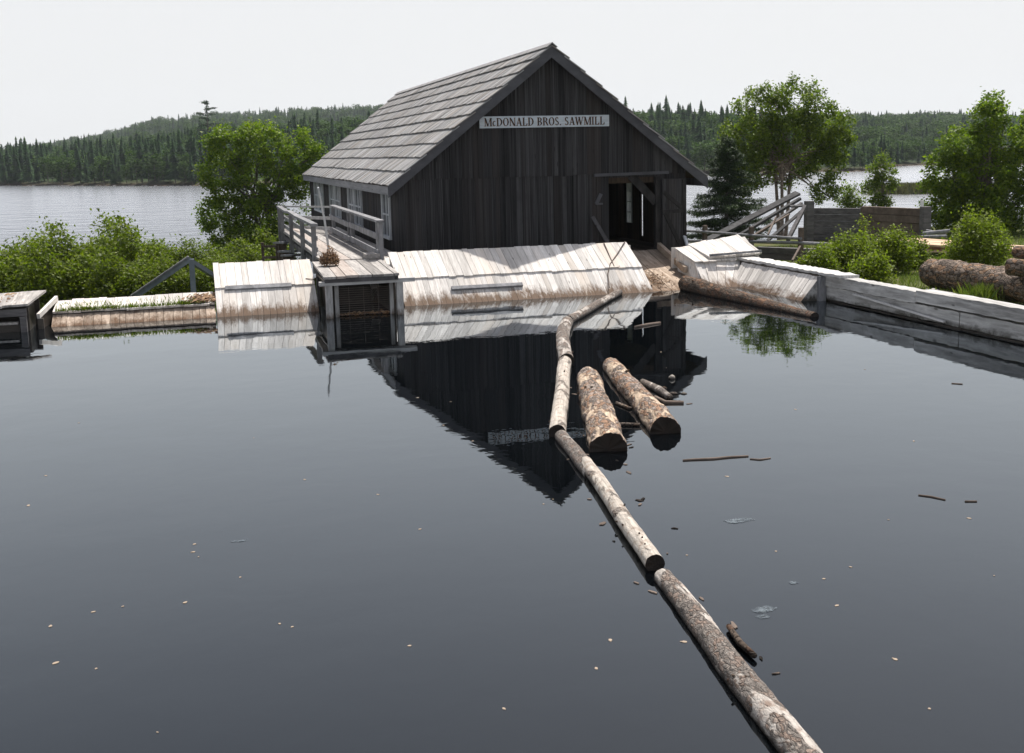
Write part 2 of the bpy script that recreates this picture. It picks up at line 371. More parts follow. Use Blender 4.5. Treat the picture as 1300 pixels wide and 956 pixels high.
I = np.arange(nu*nv).reshape(nv, nu); Q = np.stack([I[:-1, :-1].ravel(), I[:-1, 1:].ravel(), I[1:, 1:].ravel(), I[1:, :-1].ravel()], 1)
k = NT('ground_earth_and_grass'); o = k.coord('pos')
c = k.ramp(k.noise(o, .9, 6, .65), [(.35, (.045, .055, .018)), (.5, (.085, .10, .03)), (.62, (.13, .11, .06)), (.75, (.20, .165, .115))])
c = k.mix(k.ramp(k.noise(o, 9, 5, .7), [(.4, 0.), (.7, .5)]), c, (.05, .06, .02))
dist = k.new('ShaderNodeVectorMath', operation='LENGTH'); k.l(o, dist.inputs[0])
c = k.mix(k.maprange(dist.outputs['Value'], 90, 200), c, k.ramp(k.noise(o, .08, 5, .7), [(.3, (.014, .026, .010)), (.7, (.035, .058, .020))]))
c = k.mix(k.maprange(k.z(), -1.0, -1.9), c, (.05, .036, .025))
k.bump(k.noise(o, 6, 6, .7), .6, .05); M['ground'] = k.fin(c, .95, .1)
g = np_obj('ground', np.stack([UU.ravel(), VV.ravel(), ZZ.ravel()], 1), Q, M['ground'], None, True); g['kind'] = 'structure'
def flat(name, mat, x0, x1, y0, y1, z, mat_=None):
    m = MB(); m.add([(x0, y0, z), (x1, y0, z), (x1, y1, z), (x0, y1, z)], [(0, 1, 2, 3)]); o = part(name, m, mat); o['kind'] = 'structure'; return o
flat('pond_water', M['pond'], -30, 11.86, -24, 23.2, 0.)
flat('lake_water', M['lake'], -900, 1100, 30, 900, LAKEZ)

# ---------------------------------------------------------------- board surfaces
def boards(mb, A0, A1, B0, B1, wmin, wmax, t, jit=.02, gap=.007, lift=.004, frac=None):
    """strips running from edge A (A0->A1) to edge B (B0->B1); outside is seen ccw A0 A1 B1 B0"""
    A0, A1, B0, B1 = map(Vector, (A0, A1, B0, B1)); L = (A1-A0).length; s = 0.; n = (A1-A0).cross(B0-A0)
    if n.length < 1e-9: n = (A1-B1).cross(B0-B1)
    n.normalize()
    while s < L-1e-3:
        w = rnd.uniform(wmin, wmax)
        if s+w > L-wmin*.5: w = L-s
        a = s/L; b = min((s+w-gap)/L, 1.); s += w
        d0 = (B0.lerp(B1, a)-A0.lerp(A1, a)); j0 = rnd.uniform(-jit, jit); j1 = rnd.uniform(-jit, jit)
        dl = d0.normalized() if d0.length > 0 else Vector((0, 0, 0)); k = n*rnd.uniform(0, lift)
        q = [A0.lerp(A1, a)+k-dl*j0, A0.lerp(A1, b)+k-dl*j0, B0.lerp(B1, b)+k+dl*j1, B0.lerp(B1, a)+k+dl*j1]
        mb.slab(*q, t)

# ---- sloping aprons of the dam
def apron(name, label, x0, x1, top=.95, tv=23.85, jz=.49, jv=23.05, v0=22.35, shift=0., lean=0.):
    t = thing(name, ((x0+x1)/2, v0, 0), label, 'dam apron')
    m = MB(); boards(m, (x0, v0-.25, -.25), (x1, v0-.25, -.25), (x0+lean*.5, jv, jz), (x1+lean*.5, jv, jz), .10, .16, .03, .0, .005, .006); part('lower_boards', m, M['apron'], t)
    m = MB(); boards(m, (x0+lean*.5, jv-.04, jz-.02+.026), (x1+lean*.5, jv-.04, jz-.02+.026), (x0+lean, tv, top+.02), (x1+lean, tv, top+.02-shift), .11, .20, .03, .018, .006, .008); part('upper_boards', m, M['apron'], t)
    m = MB()
    for x, q in ((x0+.012, -1), (x1-.012, 1)):
        m.slab(*([(x, v0+.05, -.3), (x, tv-.06, -.3), (x+lean, tv-.06, top-.06), (x, jv+.05, jz-.03)][::(1 if q > 0 else -1)]), .03)
    boards(m, (x1, tv-.02, -.7), (x0, tv-.02, -.7), (x1, tv-.02, top-.05), (x0, tv-.02, top-.05), .12, .2, .03, 0)
    part('end_and_back_boards', m, M['apron_side'], t)
    return t
apron('plank_apron', 'short whitewashed plank slope left of the railed walkway, with a grey strip across it', .33, 2.28, .89, 23.88)
apron('plank_apron', 'longest sunlit white plank slope, directly in front of the dark mill wall', 4.0, 9.38, .95, 23.85, lean=-.08)
m = MB(); boards(m, (3.42, 23.1, .35), (4.12, 23.1, .35), (3.42, 24.0, .84), (4.12, 24.0, .84), .12, .2, .03, .03)
m.box(3.44, 4.1, 23.3, 23.36, -.7, .4); o = part('plank_slope', m, M['apron']); tag(o, 'small low white plank slope between the walkway railing and the long white slope', 'dam apron')

def loose(px0, py0, px1, py1, f, w, th, label, name='loose_board', mat='rail', rise=.04, group=None):
    a, b = f(px0, py0), f(px1, py1); m = MB(); up = Vector((0, -.6, .8)); mid = (a+b)/2
    m.beam(a+up*rise, b+up*rise, w, th, up); o = part(name, m, M[mat]); tag(o, label, 'board', group); return o
def on_apron(px, py):                 # a point of the upper/lower slope near the joint
    for i in range(200):
        z = 1.1-i*.006; p = GZ(px, py, z)
        s = .49+(p.y-23.05)*.57 if p.y > 23.05 else (p.y-22.35)*.70
        if s >= z: return p
    return GZ(px, py, 0)
loose(286, 368, 370, 364, on_apron, .10, .05, 'grey strip of wood nailed across the short left white slope')
loose(573, 368, 663, 363, on_apron, .09, .05, 'pale strip of wood nailed low across the long white slope')

# ---- low dam at the left
t = thing('timber_dam', (-1.2, 22.4, 0), 'low mossy two-step plank dam at the left, between the box and the white slope', 'dam')
m = MB(); boards(m, (-2.66, 22.10, -.13), (.31, 22.10, -.13), (-2.66, 22.80, .17), (.31, 22.80, .17), .10, .19, .03, .0); part('lower_boards', m, M['dam_low'], t)
m = MB(); boards(m, (-2.66, 22.76, .225), (.31, 22.76, .225), (-2.62, 23.3, .385), (.29, 23.3, .385), .14, .3, .04, .03, .006, .014); part('upper_boards', m, M['apron'], t)
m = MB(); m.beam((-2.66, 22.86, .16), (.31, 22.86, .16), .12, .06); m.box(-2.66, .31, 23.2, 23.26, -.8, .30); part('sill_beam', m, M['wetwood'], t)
m = MB()
m.beam((-2.84, 22.2, .24), (-2.62, 23.25, .44), .055, .09)
part('end_cap', m, M['apron'], t)
m = MB(); m.box(-2.86, -2.76, 22.2, 22.3, -.5, .19); m.slab((-2.80, 22.3, -.4), (-2.66, 23.2, -.4), (-2.66, 23.2, .38), (-2.80, 22.3, .19), .03); part('end_post', m, M['wetwood'], t)

# ---- left box (sluice) with lid
t = thing('sluice_box', (-3.9, 22.2, 0), 'old plank-lidded box at the left edge of the dam, dark inside', 'sluice box')
m = MB(); boards(m, (-5.4, 21.75, .46), (-2.95, 21.85, .50), (-5.4, 22.95, .58), (-2.75, 23.0, .62), .3, .5, .04, .03, .01, .02); part('lid', m, M['deck'], t)
m = MB(); m.beam((-5.4, 21.9, .33), (-3.0, 21.95, .36), .08, .13); m.beam((-5.4, 22.9, .40), (-3.0, 22.9, .40), .08, .13); part('top_beam', m, M['crib'], t)
for q in (-3.12, -4.6):
    m = MB(); m.box(q, q+.11, 21.92, 22.03, -.6, .28); part('post', m, M['crib'], t)
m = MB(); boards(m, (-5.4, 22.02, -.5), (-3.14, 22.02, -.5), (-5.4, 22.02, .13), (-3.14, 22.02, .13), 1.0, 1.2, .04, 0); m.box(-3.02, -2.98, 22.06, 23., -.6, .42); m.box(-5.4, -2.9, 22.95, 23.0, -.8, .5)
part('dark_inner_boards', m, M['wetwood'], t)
m = MB(); m.beam((-5.2, 22.02, .17), (-3.16, 22.04, .16), .16, .04); part('inner_shelf', m, M['deck'], t)

# ---- gate with rack and railed walkway
t = thing('sluice_gate', (3.05, 21.4, 0), 'grey timber gate frame with a wire rack over dark water, under the walkway', 'sluice gate')
m = MB(); m.beam((2.18, 21.28, .66), (3.98, 21.28, .665), .14, .075); part('top_beam', m, M['railu'], t)
for x in (2.36, 3.70):
    m = MB(); m.box(x-.06, x+.06, 21.27, 21.40, -.6, .62); part('post', m, M['gatewood'], t)
for x in (2.52, 3.56):
    m = MB(); m.box(x-.035, x+.035, 21.42, 21.5, -.6, .60); part('inner_post', m, M['gatewood'], t)
m = MB()
for i in range(13):
    z = .03+i*.042; m.beam((2.54, 21.46, z), (3.54, 21.46, z), .006, .006)
for i in range(3): m.beam((2.75+i*.28, 21.468, -.1), (2.75+i*.28, 21.468, .56), .006, .006)
part('wire_rack', m, M['wire'], t)
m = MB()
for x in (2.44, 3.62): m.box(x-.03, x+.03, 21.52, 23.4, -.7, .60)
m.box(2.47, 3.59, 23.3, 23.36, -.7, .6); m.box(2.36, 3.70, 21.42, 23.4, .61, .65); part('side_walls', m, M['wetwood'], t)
m = MB(); r2 = random.Random(4)
for i in range(150):
    x = r2.uniform(2.58, 3.52); y = r2.gauss(21.52, .04); a = r2.uniform(0, 3); s = r2.uniform(.008, .03); h = .012+r2.uniform(0, .05)*r2.random()
    m.slab((x-s, y-s*.5, h), (x+s, y-s*.4, h), (x+s*.9, y+s, h+s), (x-s*.8, y+s, h+s*.6), .003)
o = part('trapped_leaf_litter', m, M['leaf_brown']); tag(o, 'brown leaf litter caught on the water against the wire rack', 'litter', None, 'stuff')

t = thing('walkway', (3.1, 21.2, .7), 'railed grey plank walkway running from the gate back along the mill', 'walkway')
m = MB(); boards(m, (2.26, 21.16, .80), (3.68, 21.12, .80), (2.36, 24.2, .82), (3.80, 24.2, .82), .17, .30, .045, .05, .012, .012)
part('front_planks', m, M['deck'], t)
m = MB(); boards(m, (2.55, 24.15, .84), (4.30, 24.15, .84), (2.55, 35.6, .84), (4.30, 35.6, .84), .2, .3, .045, .03, .012, .012); part('rear_planks', m, M['deck'], t)
m = MB(); m.beam((2.28, 21.25, .72), (3.66, 21.22, .72), .10, .08)
for v in (24.3, 28, 32, 35.4): m.beam((2.55, v, .72), (4.3, v, .72), .12, .13)
for x in (2.62, 4.2):
    m.beam((x, 24.2, .66), (x, 35.5, .66), .08, .12)
    for v in (25.5, 29, 32.5, 35.3): m.box(x-.06, x+.06, v-.06, v+.06, -1.6, .6)
part('joists', m, M['beamdark'], t)
for v, zt in ((25.4, 1.50), (28.1, 1.50), (31.3, 1.48), (34.4, 1.48), (35.45, 1.48)):
    m = MB(); m.box(2.49, 2.59, v-.05, v+.05, .45, zt); part('left_post', m, M['rail'], t)
m = MB(); pts = [(2.55, 25.2, 1.53), (2.53, 27.5, 1.535), (2.57, 29.5, 1.50), (2.54, 31.3, 1.545), (2.56, 33, 1.49), (2.55, 35.6, 1.53)]
for a, b in zip(pts[:-1], pts[1:]): m.beam(a, b, .14, .06)
part('left_handrail', m, M['rail'], t)
for z in (1.25, 1.0):
    m = MB(); m.beam((2.60, 25.3, z-.02), (2.61, 35.5, z), .03, .10); part('left_side_rail', m, M['rail'], t)
for v in (24.0, 24.35, 28.4, 29.0, 32.3):
    m = MB(); m.box(3.76, 3.85, v-.05, v+.05, .45, 1.60); part('right_post', m, M['rail'], t)
for v0_, v1_ in ((24.0, 28.35), (28.45, 32.4)):
    m = MB(); m.beam((3.80, v0_-.1, 1.63), (3.80, v1_, 1.635), .16, .05); part('right_handrail', m, M['rail'], t)
    for z in (1.33, .98):
        m = MB(); m.beam((3.735, v0_, z-.02), (3.735, v1_, z), .035, .13); part('right_side_rail', m, M['rail'], t)
for z, h in ((1.60, .05), (1.28, .09), (.99, .09)):
    m = MB(); m.beam((2.55, 35.5, z-.06), (3.8, 32.45, z), .03, h); part('end_rail', m, M['railu'], t)
m = MB(); m.hexa([Vector(p)+Vector((3.45, 23.95, .85)) for p in ((0, 0, 0), (.32, 0, 0), (.36, .5, 0), (.02, .5, 0), (0, 0, .1), (.32, 0, .1), (.36, .5, .1), (.02, .5, .1))])
o = part('timber_block', m, M['deck']); tag(o, 'short grey timber offcut lying on the walkway against the right railing', 'timber')
m = MB(); m.tube([(2.95, 26.2, .84), (2.85, 25.9, 1.6), GV(404, 238, 25.5)], [.028, .025, .022], 8)
o = part('pole', m, M['trim']); tag(o, 'long pale pole standing upright on the walkway, leaning left', 'pole')
# tangle of bark on the walkway
m = MB(); r2 = random.Random(8); c0 = Vector((2.60, 23.1, .85))
for i in range(1100):
    th = r2.uniform(0, 6.28); rr = r2.random()**.5*.19; hh = r2.random()*(.25*math.sqrt(max(0, 1-(rr/.2)**2))+.02)*(1.25 if th < 1.2 else 1)
    if abs(math.cos(th)) < .15: hh *= 1.5
    p = c0+Vector((math.cos(th)*rr, math.sin(th)*rr, hh)); d = Vector((r2.gauss(0, 1), r2.gauss(0, 1), r2.gauss(.5, .7))).normalized(); m.beam(p, p+d*r2.uniform(.02, .06), r2.uniform(.008, .03), .004)
o = part('bark_tangle', m, M['leaf_brown']); tag(o, 'brown shaggy heap of bark scraps on the walkway in front of the pole', 'bark heap')
m = MB(); pts = [on_apron(413, 345), on_apron(406, 352), on_apron(398, 357), on_apron(388, 356)]
m.tube([p+Vector((0, -.02, .04)) for p in pts], [.01, .012, .01, .008], 6); o = part('driftwood_stick', m, M['brownpost']); tag(o, 'crooked brown stick at the right end of the short white slope', 'stick')
# crossed sticks on the long slope
for pts, r_, lab in (([(766, 311), (772, 325), (779, 341)], .014, 'straight dark stick on the white slope, crossing the hooked one'),
                ([(793, 309), (783, 325), (774, 338), (771, 350), (773, 368)], .012, 'long hooked brown stick on the right end of the long white slope')):
    m = MB(); m.tube([on_apron(*p)+Vector((0, -.03, .05)) for p in pts], [r_]*len(pts), 6); o = part('driftwood_stick', m, M['brownpost']); tag(o, lab, 'stick')

# ---- log chute to the door
t = thing('log_chute', (9.9, 22.2, 0), 'worn brown plank slipway rising from the water to the mill door', 'slipway')
m = MB(); boards(m, (9.36, 21.95, -.12), (10.55, 21.95, -.12), (9.50, 25.4, .62), (10.75, 25.4, .62), .16, .3, .05, .03, .01, .012); part('chute_boards', m, M['chute'], t)
m = MB(); m.beam((9.42, 22.75, .05), (9.50, 25.35, .68), .09, .14); m.beam((10.45, 23.2, .35), (10.72, 25.35, .72), .09, .14); part('side_curb', m, M['chute'], t)
for v_, z_ in ((23.5, .15), (25.3, .55)):
    m = MB(); m.box(9.5, 10.7, v_, v_+.05, -.7, z_); part('support', m, M['wetwood'], t)
m = MB(); r2 = random.Random(3)
for i in range(500):
    y = r2.gauss(23.2, .35); x = 9.56+abs(r2.gauss(0, .22)); z = -.12+(y-21.95)*.2145+.006+r2.random()*.05*max(0, 1-abs(y-23.1)*2)
    if y < 22.6: continue
    s = r2.uniform(.012, .04); a = r2.uniform(0, 6.28); ca, sa = math.cos(a)*s, math.sin(a)*s
    m.slab((x-ca, y-sa, z), (x+sa*.4, y-ca*.4, z+.004), (x+ca, y+sa, z+.012), (x-sa*.4, y+ca*.4, z+.008), .003)
o = part('bark_litter', m, M['leaf_brown']); tag(o, 'brown bark chips littering the slipway below the mill door', 'litter', None, 'stuff')

# ---- right apron pair
t = thing('plank_apron', (11.0, 22.6, 0), 'crooked white plank slope right of the slipway, carrying a raised flap of boards', 'dam apron')
m = MB(); boards(m, (10.62, 22.35, -.15), (11.20, 22.25, -.15), (10.62, 23.08, .50), (12.0, 23.25, .50), .10, .15, .03, .0, .005, .006); part('lower_boards', m, M['apron'], t)
m = MB(); boards(m, (10.60, 23.0, .53), (12.30, 23.25, .53), (10.42, 23.75, .80), (12.30, 24.0, .95), .13, .2, .03, .03, .006, .01); part('upper_boards', m, M['apron'], t)
m = MB(); boards(m, (10.98, 23.12, .62), (12.34, 23.22, .64), (10.78, 23.85, .86), (12.16, 24.05, 1.0), .13, .19, .05, .02, .006, .006); part('raised_flap', m, M['apron'], t)
m = MB(); m.slab((10.58, 23.72, -.3), (10.60, 22.5, -.3), (10.60, 23.02, .49), (10.42, 23.72, .76), .03); m.box(10.45, 12.3, 23.95, 24.0, -.6, .78); part('side_boards', m, M['apron_side'], t)
m = MB(); m.beam((10.97, 23.07, .655), (12.28, 23.17, .685), .05, .05); part('edge_strip', m, M['rail'], t)
t = thing('plank_apron', (11.5, 21., 0), 'slanting white board slope facing left at the corner of the right-hand dam', 'dam apron')
m = MB(); boards(m, (11.28, 22.75, -.1), (11.28, 19.72, -.1), (11.74, 23.0, .49), (11.74, 19.72, .49), .10, .14, .03, .0, .008, .008)
part('slope_boards', m, M['apron_side'], t)
m = MB(); m.slab((11.30, 19.73, -.3), (11.78, 19.73, -.3), (11.78, 19.73, .46), (11.74, 19.73, .46), .03); m.add([(11.24, 19.725, -.1), (11.80, 19.725, -.1), (11.80, 19.725, .47), (11.74, 19.725, .47)], [(0, 1, 2, 3)]); part('end_panel', m, M['dam_plank'], t)

t = thing('timber_dam', (11.95, 15, 0), 'right-hand dam wall of thick grey timbers receding along the pond', 'dam')
def rough_beam(m, x0, x1, y0, y1, z0, z1, n, jit, seed):
    r3 = random.Random(seed); rows = []
    for i in range(n+1):
        y = y0+(y1-y0)*i/n; j = lambda: r3.uniform(-jit, jit)
        rows.append([(x0+j(), y, z0+j()), (x1+j(), y, z0+j()), (x1+j(), y, z1+j()), (x0+j(), y, z1+j())])
    b = len(m.v)
    for r_ in rows: m.v += r_
    for i in range(n):
        for k_ in range(4):
            a = b+i*4+k_; c_ = b+i*4+(k_+1) % 4; m.f.append((a, c_, c_+4, a+4))
    m.f += [(b+3, b+2, b+1, b), (b+n*4, b+n*4+1, b+n*4+2, b+n*4+3)]
for i, (y0, y1, z0, z1, x0) in enumerate([(16.75, 19.68, .30, .50, 11.80), (12.4, 16.72, .33, .53, 11.79), (4., 12.38, .32, .53, 11.80)]):
    m = MB(); rough_beam(m, x0, 12.10, y0, y1, z0, z1, 24, .008, 40+i); part('top_timber', m, M['dam_plank'], t)
for i, (y0, y1) in enumerate([(15.6, 19.66), (10, 15.58), (4., 9.98)]):
    m = MB(); rough_beam(m, 11.83, 12.08, y0, y1, .045, .285, 30, .010, 50+i); part('middle_timber', m, M['dam_plank'], t)
    m = MB(); rough_beam(m, 11.86, 12.06, y0, y1, -.35, .02, 20, .010, 60+i); part('bottom_timber', m, M['wetwood'], t)
m = MB(); rough_beam(m, 11.77, 12.14, 4., 19.7, -.3, -.05, 30, .01, 71); part('sill_timber', m, M['wetwood'], t)
m = MB(); rough_beam(m, 11.72, 12.14, 19.0, 23.2, .505, .56, 40, .012, 81); part('cap_plank', m, M['cap'], t)
m = MB(); boards(m, (11.72, 19.75, .498), (12.08, 19.75, .498), (11.72, 23.1, .498), (12.08, 23.1, .498), .5, .6, .12, .0); part('cap_support', m, M['wetwood'], t)
m = MB(); m.beam((11.775, 18.6, .25), (11.775, 15.9, .10), .03, .05, (1, 0, 0)); part('split_strip', m, M['cap'], t)
m = MB(); m.box(11.68, 11.82, 19.62, 19.74, -.5, .48); part('corner_post', m, M['rail'], t)

# ---------------------------------------------------------------- the mill
BX0, BX1, BY0, BY1 = 4.45, 11.45, 25.42, 44.9; XR, ZR, ZE, XE0, XE1 = 8.05, 5.36, 2.32, 4.24, 11.88
SL = (ZR-ZE)/(XR-XE0)
mill = thing('sawmill', (8., 25.4, .3), 'dark weathered sawmill with steep grey roof behind the white dam slopes', 'sawmill')
def roofz(x): return ZR-abs(x-XR)*SL
DX0, DX1, DZ = 9.49, 10.72, 2.36
m = MB(); x = BX0; r2 = random.Random(21)
while x < BX1-.01:                    # upper gable boards
    w = min(r2.uniform(.10, .20), BX1-x); z1, z2 = roofz(x)-.06, roofz(x+w)-.06; y = BY0-.012-r2.uniform(0, .012); zb = 2.44+r2.uniform(-.02, .02)
    m.hexa([(x, y, zb), (x+w-.006, y, zb), (x+w-.006, BY0+.02, zb), (x, BY0+.02, zb), (x, y, max(z1, zb+.02)), (x+w-.006, y, max(z2, zb+.02)), (x+w-.006, BY0+.02, max(z2, zb+.02)), (x, BY0+.02, max(z1, zb+.02))]); x += w
part('gable_boards', m, M['siding'], mill)
m = MB(); x = BX0
while x < BX1-.01:                    # lower boards around the doorway
    w = min(r2.uniform(.10, .22), BX1-x)
    if x < DX0 < x+w: w = DX0-x
    if DX0-.001 <= x < DX1: x = DX1; continue
    y = BY0+.012-r2.uniform(0, .010); zt = min(2.47, roofz(x)-.06, roofz(x+w)-.06)
    m.box(x, x+w-.006, y, BY0+.04, .25, zt); x += w
m.box(DX0, DX1, BY0+.01, BY0+.04, DZ, 2.47)
part('front_wall', m, M['siding'], mill)
m = MB(); m.beam((9.10, BY0-.05, 2.43), (10.98, BY0-.05, 2.45), .05, .07); part('lintel', m, M['barge'], mill)
# left wall with windows
WINS = [(40.25, 41.6), (41.7, 43.0), (35.5, 36.75), (36.9, 38.2), (30.95, 32.25), (32.4, 33.6), (26.35, 27.45)]
WZ0, WZ1 = 1.10, 2.20
m = MB(); y = BY0
def inwin(a, b): return any(a < q1-.01 and b > q0+.01 for q0, q1 in WINS)
cuts = sorted([q for w_ in WINS for q in w_]+[BY1])
while y < BY1-.01:
    w = r2.uniform(.12, .22); nxt = min([c_ for c_ in cuts if c_ > y+.001]); w = min(w, nxt-y); xo = BX0-r2.uniform(0, .012)
    if inwin(y, y+w): m.box(xo, BX0+.03, y, y+w-.006, .1, WZ0); m.box(xo, BX0+.03, y, y+w-.006, WZ1, 2.34)
    else: m.box(xo, BX0+.03, y, y+w-.006, .1, 2.34)
    y += w
part('left_wall', m, M['siding'], mill)
for q0, q1 in WINS:
    m = MB(); x0, x1 = BX0-.06, BX0+.02
    m.box(x0, x1, q0, q0+.09, WZ0, WZ1); m.box(x0, x1, q1-.09, q1, WZ0, WZ1); m.box(x0, x1, q0+.09, q1-.09, WZ1-.08, WZ1); m.box(x0-.02, x1, q0-.02, q1+.02, WZ0-.05, WZ0+.02)
    fr = part('window', m, M['trim'], mill)
    m = MB(); m.box(x0+.02, x1-.01, (q0+q1)/2-.03, (q0+q1)/2+.03, WZ0, WZ1-.08); m.box(x0+.02, x1-.01, q0+.09, q1-.09, 1.60, 1.64)
    part('muntin', m, M['trim'], fr).location = -Vector(fr.location)
    m = MB(); m.box(BX0-.01, BX0, q0+.09, q1-.09, WZ0, WZ1-.08); part('pane', m, M['glass'], fr)
# right wall with window slit of daylight
W1 = GU(797, 226, BX1), GU(804, 277, BX1); W2 = GU(815, 240, BX1), GU(817.5, 304, BX1)
m = MB(); y = BY0
holes = [(min(W1[0].y, W1[1].y), max(W1[0].y, W1[1].y), 1.05, 2.2), (min(W2[0].y, W2[1].y), max(W2[0].y, W2[1].y), .75, 2.0)]
cuts = sorted([q for h in holes for q in h[:2]]+[BY1])
while y < BY1-.01:
    w = r2.uniform(.12, .22); nxt = min([c_ for c_ in cuts if c_ > y+.0005]); w = min(w, nxt-y)
    h = [h for h in holes if y < h[1]-.001 and y+w > h[0]+.001]
    if h: m.box(BX1-.03, BX1, y, y+w-.004, .1, h[0][2]); m.box(BX1-.03, BX1, y, y+w-.004, h[0][3], 2.24)
    else: m.box(BX1-.03, BX1, y, y+w-.004, .1, 2.24)
    y += w
part('right_wall', m, M['siding_in'], mill)
m = MB(); h = holes[0]
m.box(BX1-.05, BX1+.02, h[0], h[0]+.05, h[2], h[3]); m.box(BX1-.05, BX1+.02, h[1]-.05, h[1], h[2], h[3]); m.box(BX1-.04, BX1+.01, (h[0]+h[1])/2-.02, (h[0]+h[1])/2+.02, h[2], h[3])
for z in (1.34, 1.62, 1.9): m.box(BX1-.04, BX1+.01, h[0]+.05, h[1]-.05, z-.012, z+.012)
part('window', m, M['trim'], mill)
m = MB(); m.box(BX0, BX1, BY1-.04, BY1, .1, 2.3)
m.slab((BX1, BY1, 2.3), (BX0, BY1, 2.3), (XR-.01, BY1, ZR-.08), (XR+.01, BY1, ZR-.08), .04); part('back_wall', m, M['siding'], mill)
m = MB(); boards(m, (BX0+.04, BY0+.06, .62), (BX1-.04, BY0+.06, .62), (BX0+.04, BY1-.06, .62), (BX1-.04, BY1-.06, .62), .2, .3, .05, 0); part('floor', m, M['siding_in'], mill)
m = MB()
for v in (25.6, 29.5, 33.5, 37.5, 41.5):
    m.beam((BX0+.05, v, 2.3), (BX1-.05, v, 2.3), .14, .16)
    for x in (BX0+.12, BX1-.12): m.box(x-.07, x+.07, v-.07, v+.07, .63, 2.24)
m.box(BX0+.02, BX1-.02, BY0+.2, BY1-.2, .3, .5)
for x in (BX0+.3, 6.2, 8, 9.3, BX1-.3):
    for v in (BY0+.2, 32, 38, BY1-.3): m.box(x-.12, x+.12, v-.12, v+.12, -2.4, .3)
part('timber_frame', m, M['siding_in'], mill)
# doorway bits
m = MB(); m.box(10.66, 10.78, BY0-.03, BY0+.10, .3, DZ); part('door_post', m, M['beamblack'], mill)
m = MB(); m.beam((10.05, BY0+.03, 2.40), (10.68, BY0+.03, 1.75), .20, .05, (0, 1, 0)); part('knee_brace', m, M['beamblack'], mill)
m = MB()
for i in range(5): m.box(10.80+i*.125, 10.80+i*.125+.12, BY0-.10, BY0-.07-.004*(i % 2), .42, 2.30)
dr = part('door', m, M['siding'], mill)
m = MB(); m.beam((10.82, BY0-.115, 2.0), (11.36, BY0-.115, 1.55), .09, .03, (0, 1, 0)); m.beam((10.86, BY0-.115, 1.5), (11.34, BY0-.115, .55), .09, .03, (0, 1, 0)); m.beam((10.80, BY0-.118, 1.53), (11.4, BY0-.118, 1.53), .09, .03, (0, 1, 0)); m.beam((11.34, BY0-.12, 2.28), (11.40, BY0-.12, .45), .07, .03, (0, 1, 0))
part('door_brace', m, M['beamblack'], dr).location = (0, 0, 0)
a, b = GV(752, 275, BY0-.04), GV(774, 312, BY0-.2); m = MB(); m.beam(a, b, .09, .04, (0, 1, 0)); o = part('prop_board', m, M['beamdark']); tag(o, 'grey board leaning on the dark mill wall left of the doorway', 'board')
a, b = GV(757, 259, BY0-.02), GV(763, 246, BY0-.02); m = MB(); m.beam(a, b, .08, .04, (0, 1, 0)); m.beam(a+Vector((-.02, 0, 0)), a+Vector((.16, 0, 0)), .04, .03, (0, 1, 0)); part('door_latch', m, M['barge'], mill)
a, b = GV(869, 300, BY0-.15), GV(876, 321, BY0-.7); m = MB(); m.beam(a, b, .07, .04, (0, 1, 0)); o = part('prop_board', m, M['trim']); tag(o, 'short pale board slanting at the foot of the mill corner, right of the doorway', 'board')
# roof
YF, YB = 25.18, 45.15
for sgn, nm in ((-1, 'roof'), (1, 'roof')):
    m = MB(); xe = XE0 if sgn < 0 else XE1; ze = ZR-abs(xe-XR)*SL
    L = math.hypot(xe-XR, ZR-ze); dv = Vector((xe-XR, 0, ze-ZR)).normalized(); nn = Vector((-dv.z*sgn*-1, 0, abs(dv.x))); nn = Vector((sgn*abs(dv.z), 0, abs(dv.x)))
    # sheathing
    p = [Vector((XR, YF+.03, ZR)), Vector((XR, YB-.03, ZR)), Vector((xe, YB-.03, ze)), Vector((xe, YF+.03, ze))]
    if sgn > 0: p = p[::-1]
    m.slab(*[q-nn*.0 for q in p], .035); rf = part('roof', m, M['siding_in'], mill)
    m = MB(); NC = 10; ex = L/NC
    for c_ in range(NC):
        y = YF-.03; s1 = L-c_*ex+.02; s0 = max(s1-ex*1.28, 0); j = r2.uniform(-.006, .006)
        while y < YB:
            w = r2.choice((r2.uniform(.09, .16), r2.uniform(.14, .26))); w = min(w, YB+.02-y); l1 = s1+r2.uniform(-.018, .018)+.008*math.sin(y*.9+c_*1.7); hb = .050+r2.uniform(0, .014)+j; ht = .010+r2.uniform(0, .004)
            A = [Vector((XR, y, ZR))+dv*s0+nn*ht, Vector((XR, y+w-.012, ZR))+dv*s0+nn*ht, Vector((XR, y+w-.012, ZR))+dv*l1+nn*(hb+r2.uniform(-.004, .004)), Vector((XR, y, ZR))+dv*l1+nn*hb]
            if sgn > 0: A = A[::-1]
            m.slab(*A, .022); y += w
    part('roof_courses', m, M['shingle'], rf)
    m = MB(); m.slab(*([Vector((XR, YF-.05, ZR+.075)), Vector((XR, YB+.05, ZR+.075)), Vector((XR, YB+.05, ZR+.075))+dv*.16, Vector((XR, YF-.05, ZR+.075))+dv*.16][::(1 if sgn < 0 else -1)]), .022)
    part('ridge_board', m, M['shingle'], rf)
    # barge board
    e = Vector((xe, YF, ze)); a = Vector((XR, YF, ZR)); dn = Vector((0, 0, -.26))
    q = [a+Vector((0, 0, .03)), e+Vector((0, 0, .03))+dv*.05, e+dn*.85+dv*.05, a+dn]
    m = MB(); q2 = q if sgn < 0 else q[::-1]; m.slab(*q2, .045); part('barge_board', m, M['barge'], mill)
m = MB(); m.box(XE0-.02, XE0+.02, YF+.05, YB-.05, ZE-.20, ZE-.01); part('eave_board', m, M['eave'], mill)
